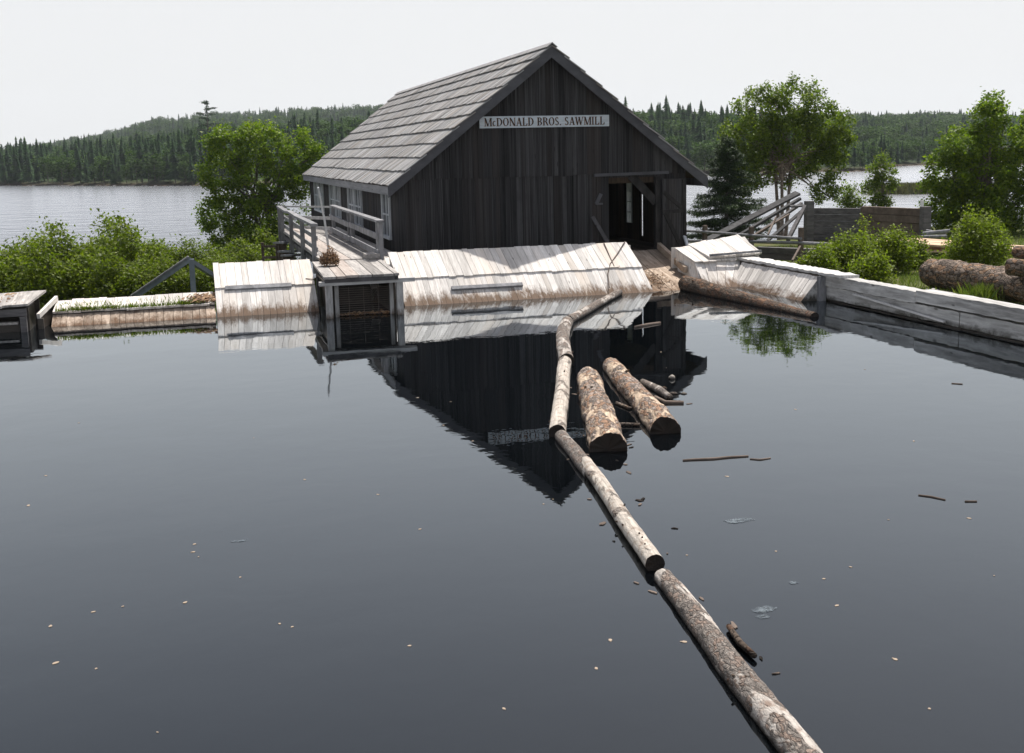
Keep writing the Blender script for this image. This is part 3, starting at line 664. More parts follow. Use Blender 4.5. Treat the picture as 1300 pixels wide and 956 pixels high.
m = MB(); m.box(XE1-.03, XE1+.01, YF+.05, YB-.05, ZR-(XE1-XR)*SL-.2, ZR-(XE1-XR)*SL-.01); part('eave_board', m, M['barge'], mill)

# sign
t = thing('sign', (7.93, BY0-.05, 3.69), 'long pale name board with dark serif lettering on the gable', 'sign')
m = MB(); m.box(6.37, 9.48, BY0-.065, BY0-.035, 3.555, 3.815); part('board', m, M['sign'], t)
class Pen:
    def __init__(s, ox, oz, w, h): s.m = MB(); s.ox, s.oz, s.w, s.h = ox, oz, w, h
    def pt(s, x, z, y): return (s.ox+x*s.w, y, s.oz+z*s.h)
    def poly(s, ps):
        Y = BY0-.069; a = [s.pt(x, z, Y) for x, z in ps]; s.m.add(a+[(p[0], BY0-.066, p[2]) for p in a], [(0, 1, 2, 3), (4, 5, 1, 0), (5, 6, 2, 1), (6, 7, 3, 2), (7, 4, 0, 3)])
    def rect(s, x0, x1, z0, z1): s.poly([(x0, z0), (x1, z0), (x1, z1), (x0, z1)])
    def diag(s, x0, z0, x1, z1, w): s.poly([(x0-w/2, z0), (x0+w/2, z0), (x1+w/2, z1), (x1-w/2, z1)])
    def arc(s, cx, cz, rx, rz, tx, tz, a0, a1):
        n = 10
        for i in range(n):
            p, q = R(a0+(a1-a0)*i/n), R(a0+(a1-a0)*(i+1)/n)
            s.poly([(cx+rx*math.cos(p), cz+rz*math.sin(p)), (cx+rx*math.cos(q), cz+rz*math.sin(q)), (cx+(rx-tx)*math.cos(q), cz+(rz-tz)*math.sin(q)), (cx+(rx-tx)*math.cos(p), cz+(rz-tz)*math.sin(p))])
    def stem(s, x, w=.15, z0=0, z1=1.):
        s.rect(x-w/2, x+w/2, z0, z1); s.rect(x-w/2-.07, x+w/2+.07, z0, z0+.05); s.rect(x-w/2-.07, x+w/2+.07, z1-.05, z1)
GW = dict(M=1.0, c=.5, D=.80, O=.80, N=.85, A=.78, L=.68, B=.70, R=.76, S=.58, W=1.1, I=.38)
GW['.'] = .3; GW[' '] = .36
def glyph(pen, ch):
    P = pen
    if ch == 'M': P.stem(.14, .06); P.stem(.84, .15); P.diag(.46, 0, .16, 1, .15); P.diag(.46, 0, .80, 1, .06)
    elif ch == 'c': P.arc(.25, .33, .21, .33, .13, .05, 40, 320)
    elif ch == 'D': P.stem(.18); P.arc(.28, .5, .46, .5, .16, .05, -90, 90)
    elif ch == 'O': P.arc(.39, .5, .36, .52, .15, .05, 0, 360)
    elif ch == 'N': P.stem(.14, .06); P.stem(.70, .06); P.diag(.66, 0, .14, 1, .16)
    elif ch == 'A': P.diag(.12, 0, .38, 1, .06); P.diag(.62, 0, .38, 1, .15); P.rect(.2, .55, .30, .36); P.rect(0, .24, 0, .05); P.rect(.48, .76, 0, .05)
    elif ch == 'L': P.stem(.18); P.rect(.18, .60, 0, .06); P.poly([(.48, .05), (.62, .05), (.62, .28), (.56, .28)])
    elif ch == 'B': P.stem(.18); P.arc(.28, .74, .32, .26, .14, .05, -90, 90); P.arc(.28, .26, .36, .26, .15, .05, -90, 90)
    elif ch == 'R': P.stem(.18); P.arc(.28, .74, .34, .26, .15, .05, -90, 90); P.diag(.66, 0, .42, .50, .15)
    elif ch == 'S': P.arc(.27, .745, .21, .27, .12, .07, 20, 270); P.arc(.27, .265, .23, .28, .12, .07, -160, 90); P.diag(.33, .43, .21, .58, .14)
    elif ch == 'W': P.diag(.30, 0, .10, 1, .15); P.diag(.30, 0, .54, 1, .06); P.diag(.72, 0, .50, 1, .15); P.diag(.72, 0, .98, 1, .06); P.rect(0, .22, .95, 1); P.rect(.88, 1.08, .95, 1); P.rect(.4, .64, .95, 1)
    elif ch == 'I': P.stem(.18)
    elif ch == '.': P.rect(.06, .20, 0, .13)
TXT = 'McDONALD BROS. SAWMILL'; tot = sum(GW[c_] for c_ in TXT); WM = 2.90/tot
ox = 6.475
for c_ in TXT:
    if c_ != ' ':
        pen = Pen(ox, 3.597, WM, .182); glyph(pen, c_); pen.m.v = [(p[0], p[1]-.004, p[2]) for p in pen.m.v]; lt = part('letter', pen.m, M['ink'], t)
        pen = Pen(ox-.006, 3.593, WM, .182); glyph(pen, c_); part('letter_edging', pen.m, M['ochre'], lt)
    ox += GW[c_]*WM

# ---------------------------------------------------------------- logs
def log(name, p0, p1, r0, r1, mat, label,  cat='log', group=None, bend=0., seed=0, lump=.09, n=70, k=30, ends=('end_wet', 'end_wet'), stubs=3, sag=0., step=None):
    p0, p1 = Vector(p0), Vector(p1); L = (p1-p0).length; mid = (p0+p1)/2
    t = thing(name, mid, label, cat, group); t['_local'] = 1
    q = Vector((1, 0, 0)).rotation_difference((p1-p0).normalized()); t.rotation_euler = q.to_euler()
    V = []; F = []; rr = random.Random(seed); so = seed*13.7; rough_bark = mat in ('bark_fat', 'bark_dry', 'bark_dark')
    def cen(s): return Vector((0, bend*math.sin(math.pi*s), sag*math.sin(math.pi*s)))+Vector((0, .005*math.sin(9*s+seed), 0))
    def rad(s, a):
        r_ = r0+(r1-r0)*s; x = (s-.5)*L
        e = Vector((x*1.3+so, math.cos(a)*r_*3, math.sin(a)*r_*3)); d = mnoise.fractal(e, 1., 2., 3)*lump*(.9 if rough_bark else .55)
        e2 = Vector((x*5+so, math.cos(a)*r_*16, math.sin(a)*r_*16)); d += mnoise.fractal(e2, .8, 2., 4)*lump*.42
        e3 = Vector((x*16+so, math.cos(a)*r_*34, math.sin(a)*r_*34)); d -= max(0, .22-abs(mnoise.noise(e3)))*lump*1.5*(1 if rough_bark else .2)
        st = mnoise.noise(Vector((x*2.2+so, math.cos(a)*r_*7, math.sin(a)*r_*7+5)))
        d += lump*.5*(1 if st > .12 else 0)*min(1, (st-.12)*12) if st > .12 else 0
        return r_*(1+d)
    for i in range(n+1):
        s = i/n; c_ = cen(s)
        for j in range(k):
            a = 2*math.pi*j/k; r_ = rad(s, a); V.append((((s-.5)*L)+(.03*r_/.2*mnoise.noise(Vector((math.cos(a)*3, math.sin(a)*3, so+i))) if i in (0, n) else 0), c_.y+math.cos(a)*r_, c_.z+math.sin(a)*r_))
    for i in range(n):
        for j in range(k):
            j2 = (j+1) % k; F.append((i*k+j, (i+1)*k+j, (i+1)*k+j2, i*k+j2))
    def loc_part(nm, v, f, mat_, smooth=False):
        me = bpy.data.meshes.new(nm); me.from_pydata(v, [], f); me.materials.append(M[mat_]); me.update()
        if smooth: me.polygons.foreach_set('use_smooth', [True]*len(me.polygons))
        o = bpy.data.objects.new(nm, me); link(o); o.parent = t; return o
    loc_part('log_body', V, F, mat, True)
    for e_, (ii, sgn) in zip(ends, ((0, -1), (n, 1))):
        ring = V[ii*k:(ii+1)*k]; c_ = cen(ii/n); x = sgn*L/2
        v = [(p[0], p[1], p[2]) for p in ring]+[(p[0]*.5+x*.5-sgn*.004, c_.y+(p[1]-c_.y)*.55, c_.z+(p[2]-c_.z)*.55) for p in ring]+[(x-sgn*.006, c_.y, c_.z)]
        f = []
        for j in range(k):
            j2 = (j+1) % k; f.append((j, j2, k+j2, k+j)[::-sgn]); f.append((k+j, k+j2, 2*k)[::-sgn])
        loc_part('cut_end', v, f, e_)
    for _ in range(stubs):
        s = rr.uniform(.08, .92); a = rr.uniform(.1, 1.0)*math.pi if rr.random() < .8 else rr.uniform(0, 6.28); r_ = (r0+(r1-r0)*s); c_ = cen(s)
        d = Vector((rr.uniform(-.4, .4), math.cos(a), math.sin(a))).normalized(); b = c_+Vector(((s-.5)*L, 0, 0))+d*r_*.85
        m = MB(); m.tube([b, b+d*r_*.2, b+d*r_*(.24+rr.random()*.22)], [r_*.15, r_*.12, r_*.08], 7); loc_part('branch_stub', m.v, m.f, 'bark_dark')
    del t['_local']
    return t
G1 = 'boom logs chained across the pond'
def wl(px, py, z=0.): return GZ(px, py, z)
log('boom_log', wl(786, 371, .05), wl(722, 407, .05), .07, .085, 'bark_grey', 'farthest boom log, sloping from the white slope to the bent one', group=G1, seed=1, n=50, stubs=2)
log('boom_log', wl(720, 409, .06), wl(720, 458, .06), .105, .105, 'bark_grey', 'short curved boom log second from the white slope, bark still on', group=G1, seed=2, bend=-.07, n=50, stubs=1)
log('boom_log', wl(717, 460, .04), wl(708, 550, .04), .092, .092, 'bark_pale', 'straight pale boom log left of the two fat floating logs', group=G1, seed=3, lump=.06, stubs=3)
log('boom_log', wl(713, 554, .03), wl(752, 602, .03), .07, .078, 'bark_grey', 'short bark-patched boom log below the fat floating logs', group=G1, seed=4, lump=.08, n=50, stubs=3)
log('boom_log', wl(744, 588, .05), wl(831, 716, .05), .066, .070, 'bark_pale', 'pale barkless boom log with dark knots in the middle of the pond', group=G1, seed=5, lump=.07, stubs=8)
log('boom_log', wl(842, 733, .02), wl(1038, 985, .03), .068, .092, 'bark_grey', 'nearest boom log, grey with patchy bark, running out at the bottom', group=G1, seed=6, lump=.13, n=260, k=48, stubs=8)
log('floating_log', wl(747, 482, .04), wl(773, 571, .02), .16, .185, 'bark_fat', 'left one of two fat floating logs with flaking bark, nearest the boom', group='fat logs floating by the boom', seed=7, lump=.12, n=190, k=72, stubs=4)
log('floating_log', wl(775, 464, .05), wl(846, 549, .015), .115, .172, 'bark_fat', 'right one of two fat floating logs, with a bare pale patch and narrow far end', group='fat logs floating by the boom', seed=8, lump=.12, n=190, k=72, stubs=4)
log('floating_log', (10.12, 22.45, .12), tuple(wl(1034, 404, -.02)), .185, .10, 'bark_dark', 'wet red-brown log lying from the slipway out along the right white slope', group=None, seed=9, lump=.10, n=100, k=36, ends=('end_wet', 'end_wet'), stubs=4)
lg0 = wl(1187, 351, .40); 
log('felled_log', (14.45, 20.0, .40), (14.15, 13.0, .42), .29, .31, 'bark_dry', 'big brown bark-covered log lying on the bank behind the right dam wall', group='logs stacked on the right bank', seed=10, lump=.10, n=110, k=40, ends=('end_dry', 'end_dry'), stubs=5)
la = GZ(1283, 339, .80); lb = GZ(1290, 320, 1.04)
log('felled_log', la, la+Vector((.7, -4., .03)), .15, .17, 'bark_dry', 'shorter log with a pale tan end resting on the big bank log', group='logs stacked on the right bank', seed=11, lump=.14, n=60, ends=('end_dry', 'end_dry'))
log('felled_log', lb, lb+Vector((.8, -4., .03)), .11, .13, 'bark_dry', 'dark log topmost of the pile at the right edge', group='logs stacked on the right bank', seed=12, lump=.12, n=60, ends=('end_dry', 'end_dry'))
# small floating pieces
def stick(pts, r_, label, mat='bark_dark', name='floating_stick', sink=.3):
    m = MB(); P = [wl(*p, 0)+Vector((0, 0, r_*sink)) for p in pts]; m.tube(P, [r_*(.6+.4*math.sin(math.pi*(i+.5)/len(P))) for i in range(len(P))], 8); o = part(name, m, M[mat], None, True); tag(o, label, 'stick'); return o
stick([(806, 416), (822, 413), (838, 410.5)], .03, 'reddish stick floating in the mill reflection right of the boom', 'brownpost')
stick([(867, 585), (880, 584), (905, 583), (925, 581), (950, 579.5)], .014, 'thin straight branch floating right of the fat logs', 'brownpost')
stick([(952, 583), (965, 584), (978, 582)], .010, 'short thin twig floating just beyond the straight branch', 'brownpost')
stick([(1166, 629), (1182, 631), (1200, 635)], .010, 'thin reddish twig floating alone at the right of the pond', 'brownpost')
stick([(1225, 637), (1240, 637)], .010, 'tiny dark twig floating right of the reddish twig', 'brownpost')
stick([(1208, 487), (1222, 488)], .010, 'tiny pale twig floating near the reflected right dam wall', 'brownpost')
stick([(816, 487), (836, 497), (850, 507)], .06, 'grey broken branch floating beside the right fat log', 'bark_grey')
stick([(832, 505), (845, 512), (868, 512)], .028, 'pinkish splinter floating at the tip of the broken branch', 'brownpost')
stick([(783, 513), (800, 520)], .03, 'reddish bark strip floating between the two fat logs, farther', 'bark_fat')
stick([(786, 540), (812, 541)], .03, 'pale bark strip floating between the two fat logs, nearer', 'bark_fat')
stick([(925, 800), (940, 822), (958, 838)], .022, 'dark curled bark strip lying in the water against the nearest boom log', 'bark_dark', sink=1.2)
def lump_(px, py, r_, label, mat, name='wood_chunk', cat='wood chunk', flat_=.5, seed=1):
    m = MB(); c_ = wl(px, py); rr = random.Random(seed); n1, n2 = 7, 10
    vs = []
    for i in range(n1+1):
        th = math.pi*i/n1
        for j in range(n2):
            a = 2*math.pi*j/n2; q = r_*(1+.35*mnoise.noise(Vector((math.sin(th)*math.cos(a)*2, math.sin(th)*math.sin(a)*2, math.cos(th)*2+seed*3)))); vs.append(c_+Vector((math.sin(th)*math.cos(a)*q, math.sin(th)*math.sin(a)*q, math.cos(th)*q*flat_)))
    m.add(vs, [(i*n2+j, i*n2+(j+1) % n2, (i+1)*n2+(j+1) % n2, (i+1)*n2+j)[::-1] for i in range(n1) for j in range(n2)]); o = part(name, m, M[mat], None, True); tag(o, label, cat); return o
lump_(855, 500, .055, 'rounded grey chunk of wood floating nearest the broken branch tip', 'bark_grey', seed=2)
lump_(868, 500, .04, 'tan chunk of wood floating just right of the grey one', 'bark_pale', seed=3)
lump_(853, 481, .045, 'upright pale knob of wood floating beyond the broken branch', 'bark_pale', flat_=1.3, seed=4)
lump_(843, 493, .04, 'small orange-brown wood knob beside the broken branch', 'bark_fat', seed=5)
def flake(px, py, rx, ry, seed, mat, z=.004):
    m = MB(); c_ = wl(px, py); rr = random.Random(seed); n = 12
    top = []
    for j in range(n):
        a = 2*math.pi*j/n; q = 1+rr.uniform(-.28, .28); top.append(c_+Vector((math.cos(a)*rx*q, math.sin(a)*ry*q, z+rr.uniform(0, z))))
    m.add(top+[p-Vector((0, 0, z+.003)) for p in top], [tuple(range(n))]+[(j, n+j, n+(j+1) % n, (j+1) % n) for j in range(n)]); return m, c_
for i, (px, py, rx, ry, lab) in enumerate([(938, 661, .12, .05, 'long thin patch of grey scum on the water right of the boom'), (966, 775, .055, .05, 'pale round scum patch, left one of the joined pair near the bottom'), (976, 773, .05, .045, 'pale round scum patch, right one of the joined pair near the bottom'), (969, 783, .045, .03, 'small pale scum patch just below the joined pair'), (1007, 740, .035, .025, 'tiny pale scum patch above and right of the joined pair'), (304, 687, .07, .02, 'narrow pale fleck of scum left of centre on open water')]):
    m, c_ = flake(px, py, rx, ry, i, 'foam', .002); o = part('scum_patch', m, M['foam']); tag(o, lab, 'scum patch')
src = []
for i in range(4):
    m, c_ = flake(650, 600, .009+.0025*i, .006+.0015*i, 20+i, 'leaf_fleck', .002); v = [(p[0]-c_.x, p[1]-c_.y, p[2]) for p in m.v]
    me = bpy.data.meshes.new('leaf_fleck'); me.from_pydata(v, [], m.f); me.materials.append(M['leaf_fleck']); src.append(me)
fl = [(100, 537), (35, 583), (58, 604), (36, 642), (237, 585), (247, 691), (245, 701), (180, 707), (252, 707), (305, 733), (12, 733), (118, 777), (156, 770), (185, 761), (64, 795), (70, 842), (116, 853), (122, 849), (235, 765), (334, 747), (355, 792), (371, 796), (410, 718), (387, 609), (322, 556), (440, 459), (530, 505), (572, 510), (514, 506), (563, 540), (600, 560), (697, 628), (702, 634), (690, 640), (500, 600), (480, 628), (533, 672), (620, 658), (775, 813), (757, 849), (838, 746), (872, 705), (868, 815), (916, 669), (1128, 660), (1046, 735), (1044, 763), (1062, 769), (1262, 731), (1208, 754), (1136, 837), (1230, 658), (1091, 469), (1098, 469), (923, 605), (955, 614), (1080, 720), (985, 700), (868, 446), (839, 447), (846, 467), (880, 461), (1160, 560), (1010, 520), (300, 860), (520, 820), (640, 900), (420, 890), (200, 930), (1180, 900), (90, 920)]
for i, (px, py) in enumerate(fl):
    if i % 3 == 1: continue
    o = bpy.data.objects.new('floating_leaf', src[i % 4]); link(o); o.location = wl(px, py); o.rotation_euler = (0, 0, rnd.uniform(0, 6)); s = rnd.uniform(.7, 1.4); o.scale = (s, s, 1)
    tag(o, 'tiny tan leaf fleck floating on the dark open pond', 'leaf', 'leaf flecks scattered on the pond')

r2 = random.Random(17); chips = []
for i in range(5):
    m, c_ = flake(650, 600, .022+.007*i, .010+.003*i, 60+i, 'chip', .004); v = [(p[0]-c_.x, p[1]-c_.y, p[2]) for p in m.v]
    me = bpy.data.meshes.new('bark_chip'); me.from_pydata(v, [], m.f); me.materials.append(M['bark_fat'] if i % 2 else M['brownpost']); chips.append(me)
for i in range(40):
    if i < 26: px, py = r2.choice([(742, 560), (735, 585), (780, 520), (790, 590), (812, 492), (860, 512), (835, 520), (800, 560), (728, 500)]); px += r2.gauss(0, 9); py += r2.gauss(0, 8)
    else: s_ = r2.random(); a_, b_ = ((758, 606), (833, 718)) if r2.random() < .5 else ((838, 730), (960, 860)); side = r2.choice((-1, 1)); px = a_[0]+(b_[0]-a_[0])*s_+side*(20+abs(r2.gauss(0, 14))); py = a_[1]+(b_[1]-a_[1])*s_
    o = bpy.data.objects.new('bark_chip', r2.choice(chips)); link(o); o.location = wl(px, py); o.rotation_euler = (0, 0, r2.uniform(0, 6)); q_ = r2.uniform(.4, 1.2); o.scale = (q_, q_*r2.uniform(.6, 1.3), 1)
    tag(o, 'small brown bark chip drifting close to the logs', 'bark chip', 'bark chips drifting by the logs')

# ---------------------------------------------------------------- right bank structures
t = thing('timber_wall', tuple(GD(1100, 300, 37.5)), 'tall dark wall of stacked timbers beyond the bushes at the right', 'timber wall')
for i, (xa, xb, Da, Db, mt, ytL, ytR) in enumerate([(1026, 1092, 40.5, 39.5, 'crib', 264, 265), (1093, 1172, 39.3, 36.8, 'brownpost', 265, 262)]):
    a, b = GD(xa, ytL, Da), GD(xb, ytR, Db); a.z = b.z = (a.z+b.z)/2; hgt = a.z+.55; nb = 6
    for j in range(nb):
        z1 = a.z-j*hgt/nb; z0 = z1-hgt/nb+.015; n = Vector((b.y-a.y, a.x-b.x, 0)).normalized(); ex = rnd.uniform(-.03, .03); dd = (b-a).normalized()*rnd.uniform(-.04, .04)
        m = MB(); p, q = a+dd+n*ex, b+dd+n*ex; w = n*-.22
        m.hexa([(p.x, p.y, z0), (q.x, q.y, z0), (q.x+w.x, q.y+w.y, z0), (p.x+w.x, p.y+w.y, z0), (p.x, p.y, z1), (q.x, q.y, z1), (q.x+w.x, q.y+w.y, z1), (p.x+w.x, p.y+w.y, z1)]); part('timber', m, M[mt], t)
for x, yt in ((1024, 255), (1093, 263), (1171, 262)):
    p = GD(x, yt, 40 if x < 1100 else 36.7); m = MB(); m.box(p.x-.13, p.x+.13, p.y-.3, p.y-.05, -.9, p.z); part('post', m, M['crib'], t)
p = GD(1171, 254, 37.1); m = MB(); m.box(p.x-.035, p.x+.035, p.y-.035, p.y+.035, -.6, p.z); o = part('marker_post', m, M['white_post']); tag(o, 'thin white post at the right end of the dark timber wall', 'post')
# leaning planks
LP = [(898, 305, 38.5, 1013, 245, 39.5, .30, .07, 'plankgrey', 'widest grey plank leaning up the left of the collapsed heap'),
      (930, 304, 38.2, 1016, 252, 39.2, .11, .09, 'plankgrey', 'beam leaning just under the widest plank of the heap'),
      (950, 305, 38, 1018, 258, 39, .09, .08, 'crib', 'dark beam leaning steeply in the middle of the heap'),
      (975, 305, 37.6, 1018, 268, 38.6, .12, .05, 'plankgrey', 'short grey plank leaning right of the middle of the heap'),
      (1000, 305, 37.5, 1022, 262, 38.6, .12, .10, 'crib', 'steepest short beam leaning at the right of the heap'),
      (955, 300, 37.4, 1002, 272, 38.5, .06, .05, 'brownpost', 'thin brown pole poking out of the collapsed heap'),
      (975, 298, 37, 985, 276, 38, .05, .05, 'brownpost', 'short brown stick standing in the gap of the heap'),
      (1003, 262, 38.7, 1022, 261, 38.8, .14, .05, 'plankgrey', 'small level board near the top of the heap')]
for xa, ya, Da, xb, yb, Db, w, h, mt, lab in LP:
    m = MB(); m.beam(GD(xa, ya, Da), GD(xb, yb, Db), w, h, (-.3, -.3, 1)); o = part('leaning_beam', m, M[mt]); tag(o, lab, 'beam', 'collapsed heap of beams')
# post and rail fence
t = thing('rail_fence', tuple(GD(954, 310, 32)), 'low brown post-and-rail fence in front of the beam heap', 'fence')
FP = [(872, 284, 34.5), (895, 286, 33.8), (954, 288, 31.8), (1017, 289, 30.0), (1060, 295, 28.8)]
tops = []
for x, y, D in FP[1:4]:
    p = GD(x, y, D); m = MB(); m.box(p.x-.055, p.x+.055, p.y-.055, p.y+.055, -.4, p.z); part('post', m, M['brownpost'], t)
m = MB(); m.tube([GD(868, 293, 34.6), GD(895, 294.5, 33.7), GD(954, 299, 31.7), GD(1017, 303, 29.9)], [.04]*4, 7); part('top_rail', m, M['rail'], t)
m = MB(); m.tube([GD(868, 306, 34.6), GD(954, 307, 31.7), GD(1017, 308.5, 29.9), GD(1050, 310, 29)], [.045]*4, 7); part('bottom_rail', m, M['rail'], t)
m = MB(); m.beam(GD(1006, 331, 28.8), GD(1016, 313, 29.7), .05, .05); part('brace', m, M['brownpost'], t)
m = MB()
for j, y in enumerate((317, 325)): m.beam(GD(962, y, 31.5), GD(1045, y+3, 30.3), .2, .16)
o = part('low_crib_wall', m, M['crib']); tag(o, 'low wall of two grey timbers on the grass behind the rail fence', 'timber wall')
# lumber stack
A = GD(1120, 306, 33.5); Bp = GD(1330, 306, 28.5); d = (Bp-A).normalized(); nrm = Vector((-d.y, d.x, 0)); zt = A.z
t = thing('lumber_stack', tuple(A), 'long stack of fresh pinkish sawn boards behind the right-hand bushes', 'lumber stack')
for j in range(14):
    row, colm = divmod(j, 7); off = nrm*(colm*.21); z = zt-row*.16; e = d*rnd.uniform(-.4, .3); m = MB()
    a, b = A+off+e, A+off+d*(Bp-A).length+e; a.z = b.z = z+rnd.uniform(-.008, .008); m.beam(a, b, .19, .05); part('board', m, M['fresh'], t)
for s in (.1, .35, .6, .85):
    c_ = A+d*(Bp-A).length*s+nrm*.6; m = MB(); c_.z = zt-.27; m.beam(c_-nrm*.75, c_+nrm*.8, .12, .12); c_.z = (zt-.35-.2)/2-.2; m.box(c_.x-.15, c_.x+.15, c_.y-.3, c_.y+.3, -.5, zt-.3); part('support', m, M['wetwood'], t)
for i, (xa, ya, xb, yb, D, r_, lab) in enumerate([(1172, 297, 1206, 293, 35.5, .07, 'thin weathered pole lying left end of the lumber stack, upper'), (1170, 301, 1202, 300, 35, .06, 'thin weathered pole lying left end of the lumber stack, lower'), (1176, 293, 1200, 297, 35.8, .05, 'short grey pole crossing the two thin poles by the lumber')]):
    m = MB(); m.tube([GD(xa, ya, D), GD(xb, yb, D-.4)], [r_, r_*.8], 8); o = part('weathered_pole', m, M['rail']); tag(o, lab, 'pole')
m = MB(); a, b = GZ(1235, 341, .62), GZ(1275, 343, .62); m.beam(a, b, .3, .05); o = part('loose_board', m, M['fresh']); tag(o, 'pale fresh board lying behind the big bank log', 'board')

# handrail at the left, behind the dam
t = thing('stair_railing', tuple(GD(243, 376, 26.5)), 'blue-grey peaked stair railing in the greenery behind the left dam', 'railing')
m = MB(); m.beam(GD(166, 380, 26.2), GD(239, 330, 26.5), .10, .13); part('rising_rail', m, M['bluerail'], t)
m = MB(); m.beam(GD(166, 375.5, 26.15), GD(239, 325.5, 26.45), .14, .03); part('rail_cap', m, M['rail'], t)
m = MB(); m.beam(GD(238, 329, 26.5), GD(275, 352, 27.5), .10, .10); part('falling_rail', m, M['bluerail'], t)
m = MB(); p = GD(243, 330, 26.55); m.box(p.x-.06, p.x+.06, p.y-.06, p.y+.06, -.8, p.z+.02); part('post', m, M['bluerail'], t)
# little stair structure left of the walkway
t = thing('step_railing', tuple(GD(345, 325, 33)), 'small dark railing with two posts below the left tree, by the walkway', 'railing')
for x, y in ((333, 308), (351, 307)):
    p = GD(x, y, 34); m = MB(); m.box(p.x-.04, p.x+.04, p.y-.04, p.y+.04, -.9, p.z); part('post', m, M['brownpost'], t)
for y in (313, 327):
    m = MB(); m.beam(GD(333, y, 33.9), GD(352, y-.5, 33.9), .04, .07); part('rail', m, M['brownpost'], t)
t = thing('steps', tuple(GD(362, 320, 32)), 'dark wooden steps with pale treads at the left side of the walkway', 'steps')
for i, (x0, x1, y) in enumerate([(352, 366, 308), (357, 376, 319), (362, 376, 324)]):
    a, b = GD(x0, y, 33-i*.8), GD(x1, y, 32.6-i*.8); m = MB(); m.beam(a, b, .3, .05); part('tread', m, M['rail'], t)
    m = MB(); m.box(a.x+.02, b.x-.02, a.y-.1, a.y+.1, -.6, a.z-.03); part('riser', m, M['brownpost'], t)

# ---------------------------------------------------------------- foliage generators (numpy)
def leaves_at(C, n_per, spread, size, rs_, up=.35, asp=.62):
    n = len(C)*n_per; c_ = np.repeat(C, n_per, 0)+rs_.normal(0, 1, (n, 3))*spread
    nrm = rs_.normal(0, 1, (n, 3)); nrm[:, 2] = np.abs(nrm[:, 2])+up; nrm /= np.linalg.norm(nrm, axis=1)[:, None]
    a = np.cross(nrm, rs_.normal(0, 1, (n, 3))); a /= np.linalg.norm(a, axis=1)[:, None]; b = np.cross(nrm, a)
    s = size*rs_.uniform(.6, 1.25, (n, 1)); a = a*s; b = b*s*asp
    bend = nrm*s*.18
    V = np.stack([c_-a, c_+b*.9-bend, c_+a, c_-b*.9-bend], 1).reshape(-1, 3)
    return V, np.arange(n*4).reshape(n, 4)
def in_lobes(lobes, n, rs_, lo=.55):
    w = np.array([l[3]*l[4]*l[5] for l in lobes]); w = w/w.sum(); idx = rs_.choice(len(lobes), n, p=w); L = np.array(lobes)[idx]
    d = rs_.normal(0, 1, (n, 3)); d /= np.linalg.norm(d, axis=1)[:, None]; r_ = rs_.uniform(lo**3, 1, (n, 1))**(1/3.)
    return L[:, :3]+d*r_*L[:, 3:]
def limbs(mb, base, targets, r_, rs_, fork=.35):
    base = Vector(base)
    for T in targets:
        T = Vector(T); pts = [base]; n = 5
        for i in range(1, n+1):
            s = i/n; p = base.lerp(T, s); p.x = base.x+(T.x-base.x)*s**1.4; p.y = base.y+(T.y-base.y)*s**1.4; p += Vector(rs_.normal(0, .05, 3))*(1 if i < n else 0); pts.append(p)
        mb.tube(pts, [r_*(1-.85*i/n) for i in range(n+1)], 6, False)
def broadleaf(name, loc, lobes, label, leaf, trunkmat, n_clump, n_per, spread, size, seed, trunk_r=.11, stems=1, cat='tree', group=None, trunk_part='trunk'):
    rs_ = np.random.RandomState(seed); t = thing(name, loc, label, cat, group)
    C = in_lobes(lobes, n_clump, rs_); V, Q_ = leaves_at(C, n_per, spread, size, rs_)
    np_obj('crown', V, Q_, leaf, t)
    m = MB(); top = max(l[2] for l in lobes)
    for s in range(stems):
        a = s*2.4+seed; foot = Vector((math.cos(a)*.1*(stems > 1), math.sin(a)*.1*(stems > 1), -.3)); ln = Vector((math.cos(a)*.35*(stems > 1), math.sin(a)*.35*(stems > 1), top*.55)); mid = foot.lerp(ln, .5)+Vector((.05, .03, 0))
        m.tube([foot, mid, ln], [trunk_r, trunk_r*.8, trunk_r*.6], 9, False)
        limbs(m, ln, [l[:3] for l in lobes], trunk_r*.55, rs_); limbs(m, mid.lerp(ln, .6), [C[i] for i in rs_.choice(len(C), min(16, len(C)), False)], trunk_r*.22, rs_)
    me = mesh_obj(trunk_part, m.v, m.f, trunkmat, None, True); me.parent = t
    return t
def gz(p): return float(ground_z(p[0], p[1]))
def site(px, D):
    d = ray(px, 300); d = d/float(d@FWD)*D; return Vector((d[0], d[1], float(ground_z(d[0], d[1]))))
# left big tree: lobes are in metres relative to the foot (x right, y away)
def ztop(px, py, D): return GD(px, py, D).z
def crown_from(foot, D, spots):
    """spots: (px, py, radius_px, depth offset) -> lobes"""
    out = []
    for px, py, rp, dy in spots:
        c_ = GD(px, py, D+dy); r_ = rp*D/1464.; out.append((c_.x-foot.x, c_.y-foot.y, c_.z-foot.z, r_, r_*.95, r_*.85))
    return out
D0 = 48.5; f0 = site(335, D0); f0.z = max(f0.z, -1.9)
broadleaf('broadleaf_tree', f0, crown_from(f0, D0, [(292, 190, 32, 0), (335, 182, 34, .3), (378, 190, 30, 1), (278, 225, 26, -.3), (330, 230, 36, 0), (385, 232, 30, .6), (282, 272, 34, 0), (335, 280, 36, -.4), (385, 280, 30, .4), (300, 312, 32, -.3), (350, 310, 30, 0), (402, 195, 16, 1)]),
          'dense green broadleaf tree on the lake shore left of the mill', M['leaf_tree'], M['trunk'], 520, 70, .135, .070, 3, .12, 2)
D0 = 47.; f0 = site(993, D0)
